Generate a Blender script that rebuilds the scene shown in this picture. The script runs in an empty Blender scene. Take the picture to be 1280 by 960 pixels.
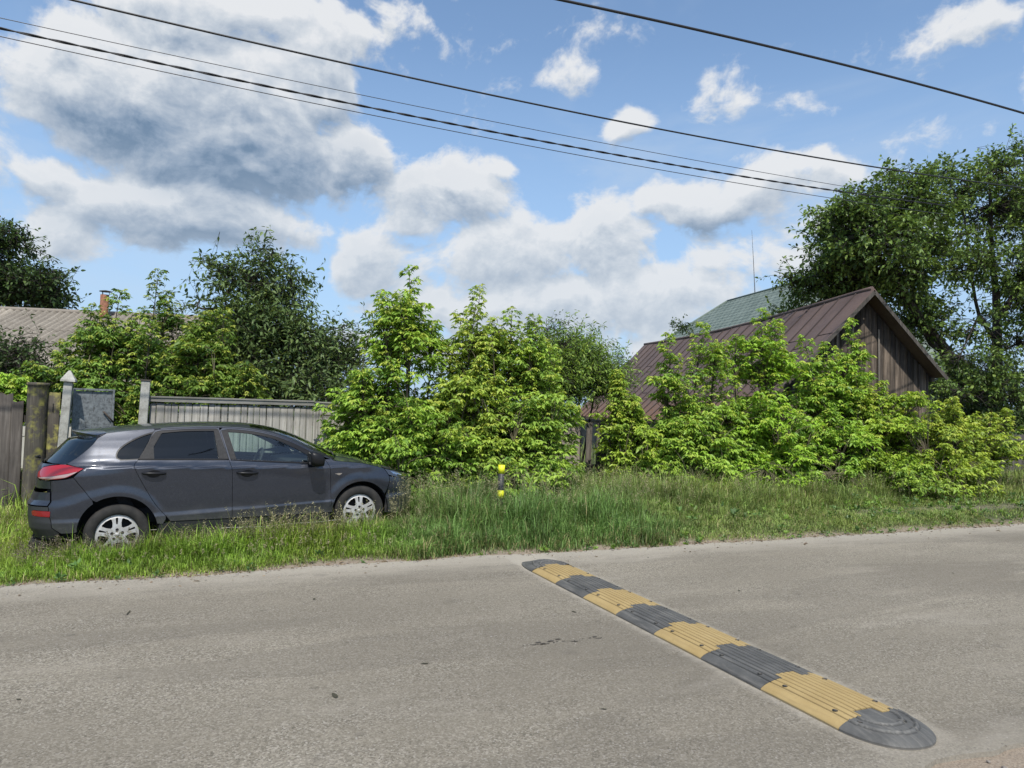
import bpy, bmesh, math, random
import numpy as np
from mathutils import Vector, Matrix
from mathutils.geometry import delaunay_2d_cdt
R = math.radians
RNG = np.random.default_rng(11)
random.seed(5)
scene = bpy.context.scene
COL = scene.collection

# ------------------------------------------------------------------ camera
FPX, CX, CY = 887.0, 640.0, 480.0
YAW, PITCH, ROLL, CAMZ = R(23.3), R(2.26), R(1.6), 1.65
cf = np.array([math.sin(YAW) * math.cos(PITCH), math.cos(YAW) * math.cos(PITCH), math.sin(PITCH)])
_rt = np.array([math.cos(YAW), -math.sin(YAW), 0.0])
_up = np.cross(_rt, cf)
cr = _rt * math.cos(ROLL) + _up * math.sin(ROLL)
cu = _up * math.cos(ROLL) - _rt * math.sin(ROLL)
CO = np.array([0, 0, CAMZ])


def ray(px, py):
    return cf + cr * (px - CX) / FPX - cu * (py - CY) / FPX


def at(px, py, Y):
    d = ray(px, py)
    return CO + d * (Y / d[1])


def atz(px, py, z):
    d = ray(px, py)
    return CO + d * ((z - CAMZ) / d[2])


cam = bpy.data.cameras.new('camera')
cam.sensor_width = 36.0
cam.lens = FPX / 1280 * 36
cam.clip_start = 0.1
cam.clip_end = 3000
cam.dof.use_dof = True
cam.dof.focus_distance = 10.0
cam.dof.aperture_fstop = 7.0
co = bpy.data.objects.new('camera', cam)
COL.objects.link(co)
co.matrix_world = Matrix(((cr[0], cu[0], -cf[0], 0), (cr[1], cu[1], -cf[1], 0), (cr[2], cu[2], -cf[2], CAMZ), (0, 0, 0, 1)))
scene.camera = co

# ------------------------------------------------------------------ object helpers
def tag(o, label=None, cat=None, group=None, kind=None):
    if label: o['label'] = label
    if cat: o['category'] = cat
    if group: o['group'] = group
    if kind: o['kind'] = kind
    return o


def thing(name, label, cat, loc=(0, 0, 0), rotz=0.0, group=None):
    o = bpy.data.objects.new(name, None)
    o.empty_display_size = 0.2
    COL.objects.link(o)
    o.location = loc
    o.rotation_euler = (0, 0, rotz)
    return tag(o, label, cat, group)


def link(name, me, mat=None, parent=None, loc=None):
    o = bpy.data.objects.new(name, me)
    COL.objects.link(o)
    if mat is not None and len(me.materials) == 0:
        for m in (mat if isinstance(mat, (list, tuple)) else [mat]):
            me.materials.append(m)
    if parent is not None: o.parent = parent
    if loc is not None: o.location = loc
    return o


def np_mesh(name, verts, faces_n, loops, col=None, smooth=False, mats=None):
    """verts (N,3), faces_n: vertex count per face, loops: flat vertex indices"""
    me = bpy.data.meshes.new(name)
    me.vertices.add(len(verts))
    me.vertices.foreach_set('co', np.ascontiguousarray(verts, dtype=np.float32).ravel())
    me.loops.add(len(loops))
    me.loops.foreach_set('vertex_index', np.ascontiguousarray(loops, dtype=np.int32).ravel())
    faces_n = np.asarray(faces_n, dtype=np.int32)
    starts = np.concatenate(([0], np.cumsum(faces_n)[:-1])).astype(np.int32)
    me.polygons.add(len(faces_n))
    me.polygons.foreach_set('loop_start', starts)
    me.polygons.foreach_set('loop_total', faces_n)
    if smooth: me.polygons.foreach_set('use_smooth', np.ones(len(faces_n), dtype=bool))
    if mats is not None: me.polygons.foreach_set('material_index', np.asarray(mats, dtype=np.int32))
    me.update(calc_edges=True)
    if col is not None:
        a = me.color_attributes.new('tint', 'FLOAT_COLOR', 'POINT')
        c = np.ones((len(verts), 4), dtype=np.float32)
        c[:, :col.shape[1]] = col
        a.data.foreach_set('color', c.ravel())
    return me


class MB:
    """collects simple shapes into one mesh"""
    def __init__(s):
        s.v = []; s.f = []; s.sm = []

    def add(s, verts, faces, smooth=False):
        b = len(s.v)
        s.v += [tuple(map(float, p)) for p in verts]
        s.f += [tuple(i + b for i in f) for f in faces]
        s.sm += [smooth] * len(faces)
        return s

    def box(s, c, size, rot=None, bev=0.0):
        hx, hy, hz = size[0] / 2, size[1] / 2, size[2] / 2
        M = rot if rot is not None else Matrix.Identity(3)
        c = Vector(c)
        if bev <= 0:
            vs = [c + M @ Vector((x * hx, y * hy, z * hz)) for x in (-1, 1) for y in (-1, 1) for z in (-1, 1)]
            return s.add(vs, [(0, 1, 3, 2), (4, 6, 7, 5), (0, 4, 5, 1), (2, 3, 7, 6), (0, 2, 6, 4), (1, 5, 7, 3)])
        bm = bmesh.new()
        bmesh.ops.create_cube(bm, size=1)
        for v in bm.verts: v.co = Vector((v.co.x * size[0], v.co.y * size[1], v.co.z * size[2]))
        bmesh.ops.bevel(bm, geom=bm.edges[:], offset=min(bev, 0.45 * min(size)), segments=2, affect='EDGES', profile=0.6)
        bm.verts.index_update()
        s.add([c + M @ v.co for v in bm.verts], [[v.index for v in f.verts] for f in bm.faces])
        bm.free()
        return s

    def tube(s, pts, rad, n=8, caps=True, smooth=True):
        pts = [Vector(p) for p in pts]
        rad = rad if isinstance(rad, (list, tuple, np.ndarray)) else [rad] * len(pts)
        ref = Vector((0, 0, 1))
        vs = []
        t0 = (pts[1] - pts[0]).normalized()
        if abs(t0.dot(ref)) > 0.95: ref = Vector((1, 0, 0))
        nrm = (ref - t0 * ref.dot(t0)).normalized()
        for i, p in enumerate(pts):
            t = (pts[min(i + 1, len(pts) - 1)] - pts[max(i - 1, 0)]).normalized()
            nrm = (nrm - t * nrm.dot(t))
            nrm = nrm.normalized() if nrm.length > 1e-6 else t.orthogonal().normalized()
            b = t.cross(nrm)
            for k in range(n):
                a = 2 * math.pi * k / n
                vs.append(p + (nrm * math.cos(a) + b * math.sin(a)) * rad[i])
        fs = []
        for i in range(len(pts) - 1):
            for k in range(n):
                fs.append((i * n + k, i * n + (k + 1) % n, (i + 1) * n + (k + 1) % n, (i + 1) * n + k))
        s.add(vs, fs, smooth)
        if caps:
            b = len(s.v) - len(vs)
            s.f.append(tuple(b + k for k in range(n))[::-1]); s.sm.append(False)
            s.f.append(tuple(b + (len(pts) - 1) * n + k for k in range(n))); s.sm.append(False)
        return s

    def lathe(s, prof, c=(0, 0, 0), axis='z', n=32, smooth=True):
        """prof: list of (radius, height)"""
        vs = []
        for r, h in prof:
            for k in range(n):
                a = 2 * math.pi * k / n
                x, y = r * math.cos(a), r * math.sin(a)
                p = (x, y, h) if axis == 'z' else ((x, h, y) if axis == 'y' else (h, x, y))
                vs.append((p[0] + c[0], p[1] + c[1], p[2] + c[2]))
        fs = []
        for i in range(len(prof) - 1):
            for k in range(n):
                q = (i * n + k, i * n + (k + 1) % n, (i + 1) * n + (k + 1) % n, (i + 1) * n + k)
                fs.append(q)
        return s.add(vs, fs, smooth)

    def mesh(s, name):
        me = bpy.data.meshes.new(name)
        me.from_pydata(s.v, [], s.f)
        me.polygons.foreach_set('use_smooth', s.sm)
        me.update()
        return me

    def build(s, name, mat, parent=None, fixn=True):
        me = s.mesh(name)
        if fixn:
            bm = bmesh.new(); bm.from_mesh(me)
            bmesh.ops.recalc_face_normals(bm, faces=bm.faces[:])
            bm.to_mesh(me); bm.free()
        return link(name, me, mat, parent)


# ------------------------------------------------------------------ material helpers
class G:
    def __init__(s, tree):
        s.t = tree; s.n = tree.nodes; s.l = tree.links

    def new(s, kind, **kw):
        n = s.n.new(kind)
        for k, v in kw.items():
            setattr(n, k, v)
        return n

    def put(s, sock, v):
        if v is None: return
        if hasattr(v, 'links') or isinstance(v, bpy.types.NodeSocket): s.l.new(v, sock)
        else:
            if sock.type == 'RGBA' and len(v) == 3: v = (*v, 1)
            sock.default_value = v

    def math(s, op, a, b=None, c=None, clamp=False):
        n = s.new('ShaderNodeMath', operation=op, use_clamp=clamp)
        s.put(n.inputs[0], a); s.put(n.inputs[1], b); s.put(n.inputs[2], c)
        return n.outputs[0]

    def vmath(s, op, a, b=None, scale=None):
        n = s.new('ShaderNodeVectorMath', operation=op)
        s.put(n.inputs[0], a); s.put(n.inputs[1], b)
        if scale is not None: s.put(n.inputs['Scale'], scale)
        return n.outputs['Value'] if op in ('LENGTH', 'DOT_PRODUCT', 'DISTANCE') else n.outputs[0]

    def mix(s, f, a, b, mode='MIX'):
        n = s.new('ShaderNodeMix', data_type='RGBA', blend_type=mode)
        n.clamp_factor = True
        s.put(n.inputs[0], f); s.put(n.inputs[6], a); s.put(n.inputs[7], b)
        return n.outputs[2]

    def noise(s, vec, scale, detail=4, rough=0.55, dist=0.0, out='Fac', w=None, dim='3D'):
        n = s.new('ShaderNodeTexNoise', noise_dimensions=dim)
        if w is not None:
            n.noise_dimensions = '4D'; n.inputs['W'].default_value = w
        s.put(n.inputs['Vector'], vec)
        n.inputs['Scale'].default_value = scale
        n.inputs['Detail'].default_value = detail
        n.inputs['Roughness'].default_value = rough
        n.inputs['Distortion'].default_value = dist
        return n.outputs[out]

    def voro(s, vec, scale, feature='F1', out='Distance', rnd=1.0, dim='3D'):
        n = s.new('ShaderNodeTexVoronoi', feature=feature, voronoi_dimensions=dim)
        s.put(n.inputs['Vector'], vec)
        n.inputs['Scale'].default_value = scale
        n.inputs['Randomness'].default_value = rnd
        return n.outputs[out]

    def ramp(s, fac, stops, interp='LINEAR'):
        n = s.new('ShaderNodeValToRGB')
        n.color_ramp.interpolation = interp
        e = n.color_ramp.elements
        while len(e) < len(stops): e.new(0.5)
        for i, (p, c) in enumerate(stops):
            e[i].position = p
            e[i].color = (c, c, c, 1) if isinstance(c, (int, float)) else (*c, 1)
        s.put(n.inputs[0], fac)
        return n.outputs[0]

    def maprange(s, v, a, b, c=0.0, d=1.0, smooth=False):
        n = s.new('ShaderNodeMapRange')
        if smooth: n.interpolation_type = 'SMOOTHSTEP'
        s.put(n.inputs[0], v)
        for i, q in enumerate((a, b, c, d)): s.put(n.inputs[i + 1], q)
        return n.outputs[0]

    def coord(s, which='Object'):
        return s.new('ShaderNodeTexCoord').outputs[which]

    def mapping(s, vec, scale=(1, 1, 1), rot=(0, 0, 0), loc=(0, 0, 0)):
        n = s.new('ShaderNodeMapping')
        s.put(n.inputs[0], vec)
        n.inputs['Location'].default_value = loc
        n.inputs['Rotation'].default_value = rot
        n.inputs['Scale'].default_value = scale
        return n.outputs[0]

    def bump(s, h, strength=0.3, dist=0.01, normal=None):
        n = s.new('ShaderNodeBump')
        n.inputs['Strength'].default_value = strength
        n.inputs['Distance'].default_value = dist
        s.put(n.inputs['Height'], h)
        if normal is not None: s.put(n.inputs['Normal'], normal)
        return n.outputs[0]

    def sep(s, v):
        return s.new('ShaderNodeSeparateXYZ'), v

    def xyz(s, v):
        n = s.new('ShaderNodeSeparateXYZ'); s.put(n.inputs[0], v)
        return n.outputs[0], n.outputs[1], n.outputs[2]

    def comb(s, x, y, z):
        n = s.new('ShaderNodeCombineXYZ')
        for i, q in enumerate((x, y, z)): s.put(n.inputs[i], q)
        return n.outputs[0]


MATS = {}


def mat(name, color=(0.5, 0.5, 0.5), rough=0.6, metal=0.0, build=None, **kw):
    m = bpy.data.materials.new(name)
    m.use_nodes = True
    g = G(m.node_tree)
    p = m.node_tree.nodes['Principled BSDF']
    p.inputs['Base Color'].default_value = (*color, 1)
    p.inputs['Roughness'].default_value = rough
    p.inputs['Metallic'].default_value = metal
    for k, v in kw.items():
        s = p.inputs[k.replace('_', ' ')]
        s.default_value = (*v, 1) if (hasattr(v, '__len__') and len(v) == 3 and s.type == 'RGBA') else v
    if build:
        build(g, p)
    MATS[name] = m
    return m
# ------------------------------------------------------------------ sky and sun
SUN_EL = R(57)
# direction towards the sun, horizontally: behind the camera, slightly to the left of the road's normal
SUN_AZ = R(180 + 15)          # clockwise from +Y: behind the viewer
sd = Vector((math.sin(SUN_AZ) * math.cos(SUN_EL), math.cos(SUN_AZ) * math.cos(SUN_EL), math.sin(SUN_EL)))
sun = bpy.data.lights.new('sun', 'SUN')
sun.energy = 5.0
sun.angle = R(0.55)
sun.color = (1.0, 0.955, 0.88)
so = bpy.data.objects.new('sun', sun)
COL.objects.link(so)
so.location = (0, 0, 30)
so.rotation_euler = sd.to_track_quat('Z', 'Y').to_euler()

world = bpy.data.worlds.new('World')
scene.world = world
world.use_nodes = True
wt = world.node_tree
wt.nodes.clear()


def azel(px, py):
    d = ray(px, py); d = d / np.linalg.norm(d)
    return math.atan2(d[0], d[1]), math.asin(d[2])


# cloud masses as directions on the sky: (x, y, half width, half height, weight)
CLOUDS = [
    (215, 130, 235, 95, 1.05), (378, 75, 50, 62, 1.0), (130, 60, 130, 70, 0.9), (300, 190, 150, 62, 1.1), (430, 185, 62, 50, 0.95), (250, 5, 260, 36, 0.9), (75, 150, 70, 40, 0.75),
    (215, 262, 180, 46, 1.08), (25, 208, 72, 30, 0.95), (90, 300, 75, 40, 0.75), (330, 285, 80, 26, 0.8),
    (545, 248, 105, 50, 0.98), (640, 318, 130, 50, 0.88), (465, 315, 50, 42, 0.72), (755, 310, 85, 60, 0.92), (530, 385, 120, 34, 0.72), (850, 375, 140, 34, 0.80), (690, 395, 170, 38, 0.82), (640, 440, 240, 28, 0.72), (900, 430, 150, 28, 0.70), (450, 405, 60, 22, 0.62),
    (900, 255, 110, 34, 0.88), (1010, 228, 120, 32, 0.84), (1090, 280, 120, 50, 0.72), (970, 345, 110, 32, 0.72),
    (790, 152, 28, 26, 0.80), (482, 24, 50, 30, 0.68), (716, 88, 42, 17, 0.55), (905, 120, 70, 44, 0.55), (1000, 138, 60, 28, 0.54),
    (1195, 30, 75, 30, 0.58), (1150, 82, 36, 36, 0.52), (640, 210, 34, 18, 0.62), (1230, 3, 60, 20, 0.58), (950, 200, 60, 14, 0.5),
    (-150, 150, 160, 120, 1.0), (-250, 320, 220, 70, 1.0), (1500, 260, 220, 70, 0.95), (1450, 60, 130, 60, 0.8), (300, -200, 300, 90, 1.0), (900, -300, 260, 70, 0.9),
]


def cloud_mass(t, g, p2):
    """broad cloud bodies: soft bumps at fixed directions; p2 = (az, el, 0) warped"""
    acc = None
    for (x, y, rx, ry, w) in CLOUDS:
        a, e = azel(x, y)
        k = 1 + ((x - CX) / FPX) ** 2
        ru, rv = rx / (FPX * k), ry / (FPX * math.sqrt(k))
        n = g.new('ShaderNodeVectorMath', operation='MULTIPLY_ADD')
        g.put(n.inputs[0], p2)
        n.inputs[1].default_value = (1 / ru, 1 / rv, 0)
        n.inputs[2].default_value = (-a / ru, -e / rv, 0)
        r2 = g.vmath('DOT_PRODUCT', n.outputs[0], n.outputs[0])
        b = g.math('DIVIDE', w, g.math('MULTIPLY_ADD', r2, r2, 1.0))
        acc = b if acc is None else g.math('SMOOTH_MAX', acc, b, 0.2)
    return acc


def cloud_group():
    t = bpy.data.node_groups.new('cloud_density', 'ShaderNodeTree')
    t.interface.new_socket('P', in_out='INPUT', socket_type='NodeSocketVector')
    t.interface.new_socket('Density', in_out='OUTPUT', socket_type='NodeSocketFloat')
    t.interface.new_socket('Mass', in_out='OUTPUT', socket_type='NodeSocketFloat')
    g = G(t)
    gi = g.new('NodeGroupInput'); go = g.new('NodeGroupOutput')
    P = gi.outputs[0]
    p = g.vmath('MULTIPLY', P, (1, 1.35, 0))
    warp = g.noise(p, 3.6, 3, 0.6, out='Color', dim='2D')
    wv = g.vmath('SUBTRACT', warp, (0.5, 0.5, 0.5))
    p2 = g.vmath('ADD', P, g.vmath('MULTIPLY', wv, (0.15, 0.11, 0)))
    acc = cloud_mass(t, g, p2)
    f1 = g.noise(g.vmath('ADD', p, g.vmath('SCALE', wv, scale=0.05)), 7.0, 8, 0.60, dim='2D')
    f2 = g.math('ABSOLUTE', g.math('SUBTRACT', g.noise(g.vmath('ADD', p, g.vmath('SCALE', wv, scale=0.10)), 15.0, 5, 0.58, dim='2D'), 0.5))
    d = g.math('MULTIPLY_ADD', g.math('SUBTRACT', f1, 0.5), 1.45, acc)
    d = g.math('MULTIPLY_ADD', g.math('SUBTRACT', 0.11, f2), 0.95, d)
    g.l.new(d, go.inputs[0]); g.l.new(acc, go.inputs[1])
    return t


def build_world():
    g = G(wt)
    tc = g.new('ShaderNodeTexCoord')
    sky = g.new('ShaderNodeTexSky', sky_type='NISHITA')
    sky.sun_disc = False
    sky.sun_elevation = SUN_EL
    sky.sun_rotation = SUN_AZ
    sky.altitude = 100
    sky.air_density = 1.0
    sky.dust_density = 0.5
    sky.ozone_density = 1.8
    dirn = g.vmath('NORMALIZE', tc.outputs['Generated'])
    x, y, z = g.xyz(dirn)
    P = g.comb(g.math('ARCTAN2', x, y), g.math('ARCSINE', z), 0.0)
    grp = cloud_group()

    def dens(off):
        n = g.new('ShaderNodeGroup'); n.node_tree = grp
        g.put(n.inputs[0], g.vmath('ADD', P, off) if off else P)
        return n.outputs[0], n.outputs[1]
    d0, m0 = dens(None)
    WV = g.vmath('SUBTRACT', g.noise(g.vmath('MULTIPLY', P, (1, 1.35, 0)), 8.0, 4, 0.6, out='Color', dim='2D'), (0.5, 0.5, 0.5))
    d1, m1 = dens((-0.006, 0.022, 0))
    cover = g.maprange(d0, 0.36, 0.72, 0, 1, True)
    rim = g.math('SUBTRACT', d0, d1)                       # lit upper rims, shaded undersides
    low = g.math('SUBTRACT', m0, m1)
    lit = g.math('MULTIPLY_ADD', rim, 0.95, 0.74)
    lit = g.math('MULTIPLY_ADD', low, 0.30, lit)
    lit = g.math('SUBTRACT', lit, g.maprange(m1, 0.70, 1.35, 0.0, 0.14, True), clamp=True)
    # the one big rain-dark base in the upper left, and the softer one under the cloud below it
    for (x_, y_, rx_, ry_, w_) in ((290, 206, 185, 42, 0.42), (230, 294, 190, 18, 0.20), (230, 140, 200, 40, 0.09), (540, 350, 170, 26, 0.10), (900, 285, 150, 14, 0.10)):
        a_, e_ = azel(x_, y_); k_ = 1 + ((x_ - CX) / FPX) ** 2
        n_ = g.new('ShaderNodeVectorMath', operation='MULTIPLY_ADD')
        g.put(n_.inputs[0], g.vmath('ADD', P, g.vmath('MULTIPLY', WV, (0.10, 0.06, 0))))
        ru_, rv_ = rx_ / (FPX * k_), ry_ / (FPX * math.sqrt(k_))
        n_.inputs[1].default_value = (1 / ru_, 1 / rv_, 0); n_.inputs[2].default_value = (-a_ / ru_, -e_ / rv_, 0)
        r2_ = g.vmath('DOT_PRODUCT', n_.outputs[0], n_.outputs[0])
        lit = g.math('SUBTRACT', lit, g.math('DIVIDE', w_, g.math('MULTIPLY_ADD', r2_, r2_, 1.0)))
    lit = g.math('MAXIMUM', lit, 0.02)
    lit = g.math('ADD', lit, g.maprange(d0, 0.9, 0.4, 0.0, 0.18), clamp=True)
    cl = g.ramp(lit, [(0.0, (0.150, 0.235, 0.355)), (0.22, (0.27, 0.355, 0.475)), (0.46, (0.43, 0.50, 0.595)), (0.72, (0.62, 0.67, 0.73)), (1.0, (0.82, 0.835, 0.855))])
    cl = g.mix(g.maprange(z, 0.34, 0.06, 0.0, 0.42), cl, (0.62, 0.69, 0.77))
    skc = g.vmath('MULTIPLY', sky.outputs[0], (0.188, 0.194, 0.190))
    haze = g.maprange(z, 0.0, 0.46, 0.92, 0.0)
    skc = g.mix(haze, skc, (0.36, 0.53, 0.80))
    veil = g.noise(g.vmath('MULTIPLY', P, (1, 2.5, 0)), 2.2, 5, 0.6, 0.4, dim='2D')
    veilf = g.math('MULTIPLY', g.maprange(veil, 0.42, 0.75, 0, 1, True), 0.34)
    skc = g.mix(veilf, skc, (0.58, 0.68, 0.80))
    up = g.maprange(z, -0.02, 0.02, 0, 1)
    col = g.mix(g.math('MULTIPLY', g.math('MULTIPLY', cover, 0.95), up), skc, cl)
    bg = g.new('ShaderNodeBackground')
    g.l.new(col, bg.inputs[0])
    bg.inputs[1].default_value = 1.0
    out = g.new('ShaderNodeOutputWorld')
    g.l.new(bg.outputs[0], out.inputs[0])


build_world()
world.cycles.sampling_method = 'NONE'
scene.view_settings.view_transform = 'Standard'
scene.view_settings.look = 'None'
scene.view_settings.exposure = 0
scene.view_settings.gamma = 1
scene.render.engine = 'CYCLES'
scene.cycles.max_bounces = 8
scene.cycles.transparent_max_bounces = 16
scene.cycles.diffuse_bounces = 2
scene.cycles.glossy_bounces = 3
scene.cycles.transmission_bounces = 6
scene.cycles.use_denoising = True
scene.cycles.use_adaptive_sampling = True
scene.cycles.adaptive_threshold = 0.015
# ------------------------------------------------------------------ terrain
def sstep(a, b, x):
    t = np.clip((x - a) / (b - a), 0, 1)
    return t * t * (3 - 2 * t)


def vnoise(x, y, s=1.0, seed=0):
    """cheap smooth 2-D value noise, about -1..1"""
    x = np.asarray(x, float) * s; y = np.asarray(y, float) * s
    xi = np.floor(x).astype(np.int64); yi = np.floor(y).astype(np.int64)
    fx = x - xi; fy = y - yi
    fx = fx * fx * (3 - 2 * fx); fy = fy * fy * (3 - 2 * fy)

    def h(a, b):
        n = (a * 374761393 + b * 668265263 + seed * 144665) & 0x7fffffff
        n = (n ^ (n >> 13)) * 1274126177 & 0x7fffffff
        return ((n ^ (n >> 16)) & 0xffff) / 32767.5 - 1
    return (h(xi, yi) * (1 - fx) + h(xi + 1, yi) * fx) * (1 - fy) + (h(xi, yi + 1) * (1 - fx) + h(xi + 1, yi + 1) * fx) * fy


def edge_far(x):
    return 7.55 + 0.10 * vnoise(x, 0 * x, 0.45, 3) + 0.05 * vnoise(x, 0 * x, 1.9, 4) + 0.025 * vnoise(x, 0 * x, 6.0, 5)


def edge_near(x):
    return 2.36 + 0.05 * vnoise(x, 0 * x, 0.7, 7) + 0.04 * vnoise(x, 0 * x, 2.7, 8) + 0.02 * vnoise(x, 0 * x, 8.0, 9)


CAR_O = (-0.81, 9.81, -0.085); CAR_PITCH = R(3.0)


def terrain(x, y):
    x = np.asarray(x, float); y = np.asarray(y, float)
    plane = np.clip(-0.085 + (x + 0.81) * 0.0524, -0.14, 0.13)
    far = np.clip(0.10 + 0.02 * (y - 12), 0.1, 0.3)
    v = plane * (1 - sstep(11.0, 13.0, y)) + far * sstep(11.0, 13.0, y)
    v = v + 0.02 * vnoise(x, y, 0.8, 21) * sstep(8, 9, y)
    s = sstep(7.6, 8.7, y)
    z = -0.022 * (1 - s) + v * s
    near = sstep(2.45, 0.5, y)
    z = z + near * 0.02
    z = np.where(y < 2.5, z + 0.012 * (vnoise(x, y, 6, 31) * 0.6 + vnoise(x, y, 17, 32) * 0.4) * sstep(2.6, 2.2, y), z)
    return z


def grid_mesh(xs, ys, zf):
    X, Y = np.meshgrid(xs, ys)
    Z = zf(X, Y)
    nx, ny = len(xs), len(ys)
    v = np.stack([X, Y, Z], -1).reshape(-1, 3)
    i = np.arange(ny - 1)[:, None] * nx + np.arange(nx - 1)[None, :]
    q = np.stack([i, i + 1, i + nx + 1, i + nx], -1).reshape(-1, 4)
    return np_mesh('m', v, np.full(len(q), 4), q.ravel(), smooth=True)


def m_soil(g, p):
    c = g.coord('Object')
    x, y, z = g.xyz(c)
    n1 = g.noise(c, 1.3, 6, 0.6); n2 = g.noise(c, 14, 5, 0.65); n3 = g.noise(c, 90, 3, 0.6)
    grassy = g.ramp(n2, [(0.3, (0.035, 0.045, 0.016)), (0.55, (0.06, 0.075, 0.024)), (0.75, (0.10, 0.09, 0.045))])
    sand = g.ramp(n3, [(0.25, (0.13, 0.10, 0.07)), (0.5, (0.27, 0.22, 0.165)), (0.8, (0.40, 0.345, 0.27))])
    sand = g.mix(g.math('MULTIPLY', n2, 0.5), sand, (0.20, 0.145, 0.095))
    wob = g.math('ADD', g.math('MULTIPLY', g.math('SUBTRACT', n1, 0.5), 1.0), g.math('MULTIPLY', g.math('SUBTRACT', n2, 0.5), 0.35))
    f1 = g.maprange(g.math('ADD', y, wob), 7.75, 8.15, 1.0, 0.0, True)
    # bare wheel track in the verge on the right
    xt = g.maprange(x, 6.5, 10, 0, 1, True)
    tr = g.math('SUBTRACT', 1.0, g.math('DIVIDE', g.math('ABSOLUTE', g.math('SUBTRACT', g.math('ADD', y, g.math('MULTIPLY', wob, 0.6)), 8.75)), 0.40), clamp=True)
    f2 = g.math('MULTIPLY', g.math('MULTIPLY', tr, xt), 0.5)
    f = g.math('MAXIMUM', f1, f2)
    p_col = g.mix(f, grassy, sand)
    g.put(p.inputs['Base Color'], p_col)
    h = g.math('ADD', g.math('MULTIPLY', n3, 0.5), n2)
    g.put(p.inputs['Normal'], g.bump(h, 0.7, 0.03))


def m_asphalt(g, p):
    c = g.coord('Object')
    x, y, z = g.xyz(c)
    big = g.noise(c, 0.35, 5, 0.55, 0.3)
    mid = g.noise(g.mapping(c, scale=(0.6, 2.0, 1)), 1.6, 6, 0.6)
    st = g.voro(c, 105, 'F1', 'Color')
    st1, st2, st3 = g.xyz(st)
    stone = g.ramp(st1, [(0.0, (0.075, 0.065, 0.052)), (0.45, (0.222, 0.196, 0.152)), (0.8, (0.325, 0.29, 0.228)), (1.0, (0.47, 0.43, 0.37))])
    fine = g.noise(c, 260, 3, 0.7)
    base = g.mix(g.maprange(fine, 0.35, 0.65, 0.0, 0.55), stone, (0.212, 0.187, 0.144))
    base = g.mix(g.maprange(mid, 0.35, 0.72, 0, 0.5), base, (0.30, 0.265, 0.205))
    dark = g.mix(g.maprange(big, 0.38, 0.62, 0.42, 0.0), base, (0.145, 0.126, 0.097))
    # wheel lanes polished a little darker, edges dusty
    lane = g.math('ABSOLUTE', g.math('SUBTRACT', g.math('ABSOLUTE', g.math('SUBTRACT', y, 4.95)), 0.95))
    lanef = g.math('MULTIPLY', g.maprange(lane, 0.0, 0.8, 0.30, 0.0, True), g.maprange(mid, 0.3, 0.7, 0.4, 1))
    col = g.mix(lanef, dark, (0.148, 0.130, 0.101))
    # resurfaced strip, tyre-polished tracks and old drips
    pat = g.noise(g.mapping(c, scale=(0.22, 0.9, 1)), 1.0, 4, 0.5, 0.5, w=7.0)
    col = g.mix(g.maprange(pat, 0.52, 0.56, 0, 0.26, True), col, (0.125, 0.110, 0.088))
    pal = g.noise(g.mapping(c, scale=(0.5, 1.6, 1)), 1.3, 5, 0.6, 0.3, w=2.0)
    col = g.mix(g.maprange(pal, 0.55, 0.72, 0, 0.42, True), col, (0.33, 0.295, 0.24))
    drip = g.math('LESS_THAN', g.voro(g.mapping(c, scale=(1, 1.5, 1)), 1.7, 'F1', 'Distance'), 0.055)
    col = g.mix(g.math('MULTIPLY', drip, 0.35), col, (0.07, 0.062, 0.052))
    dust = g.math('MAXIMUM', g.maprange(g.math('ADD', y, g.math('MULTIPLY', mid, 0.9)), 7.1, 8.1, 0, 0.75, True), g.maprange(y, 2.75, 2.35, 0, 0.28, True))
    # dust gathered along both flanks of the rubber hump
    bx = g.math('ABSOLUTE', g.math('SUBTRACT', x, 3.435))
    bn = g.noise(c, 9, 4, 0.6)
    bd = g.maprange(g.math('ADD', bx, g.math('MULTIPLY', bn, 0.16)), 0.29, 0.45, 0.85, 0.0, True)
    bd = g.math('MULTIPLY', bd, g.maprange(y, 2.45, 2.9, 0.25, 1))
    dust = g.math('MAXIMUM', dust, bd)
    col = g.mix(dust, col, g.mix(fine, (0.30, 0.265, 0.21), (0.46, 0.42, 0.35)))
    # pale and dark grit
    sp = g.voro(c, 38, 'F1', 'Distance')
    sc = g.xyz(g.voro(c, 38, 'F1', 'Color'))[0]
    m1 = g.math('MULTIPLY', g.math('LESS_THAN', sp, 0.20), g.math('GREATER_THAN', sc, 0.90))
    col = g.mix(g.math('MULTIPLY', m1, 0.4), col, (0.50, 0.47, 0.43))
    m2 = g.math('MULTIPLY', g.math('LESS_THAN', sp, 0.24), g.math('LESS_THAN', sc, 0.06))
    col = g.mix(g.math('MULTIPLY', m2, 0.5), col, (0.045, 0.04, 0.034))
    stn = g.maprange(g.noise(c, 2.6, 3, 0.5, w=3.0), 0.66, 0.74, 0, 0.28, True)
    col = g.mix(stn, col, (0.085, 0.076, 0.066))
    g.put(p.inputs['Base Color'], col)
    p.inputs['Roughness'].default_value = 0.9
    p.inputs['Specular IOR Level'].default_value = 0.25
    h = g.math('ADD', g.math('MULTIPLY', st2, 0.6), fine)
    g.put(p.inputs['Normal'], g.bump(h, 0.75, 0.006))


M_SOIL = mat('soil', rough=0.95, build=m_soil)
M_ASPH = mat('asphalt', build=m_asphalt)

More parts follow.
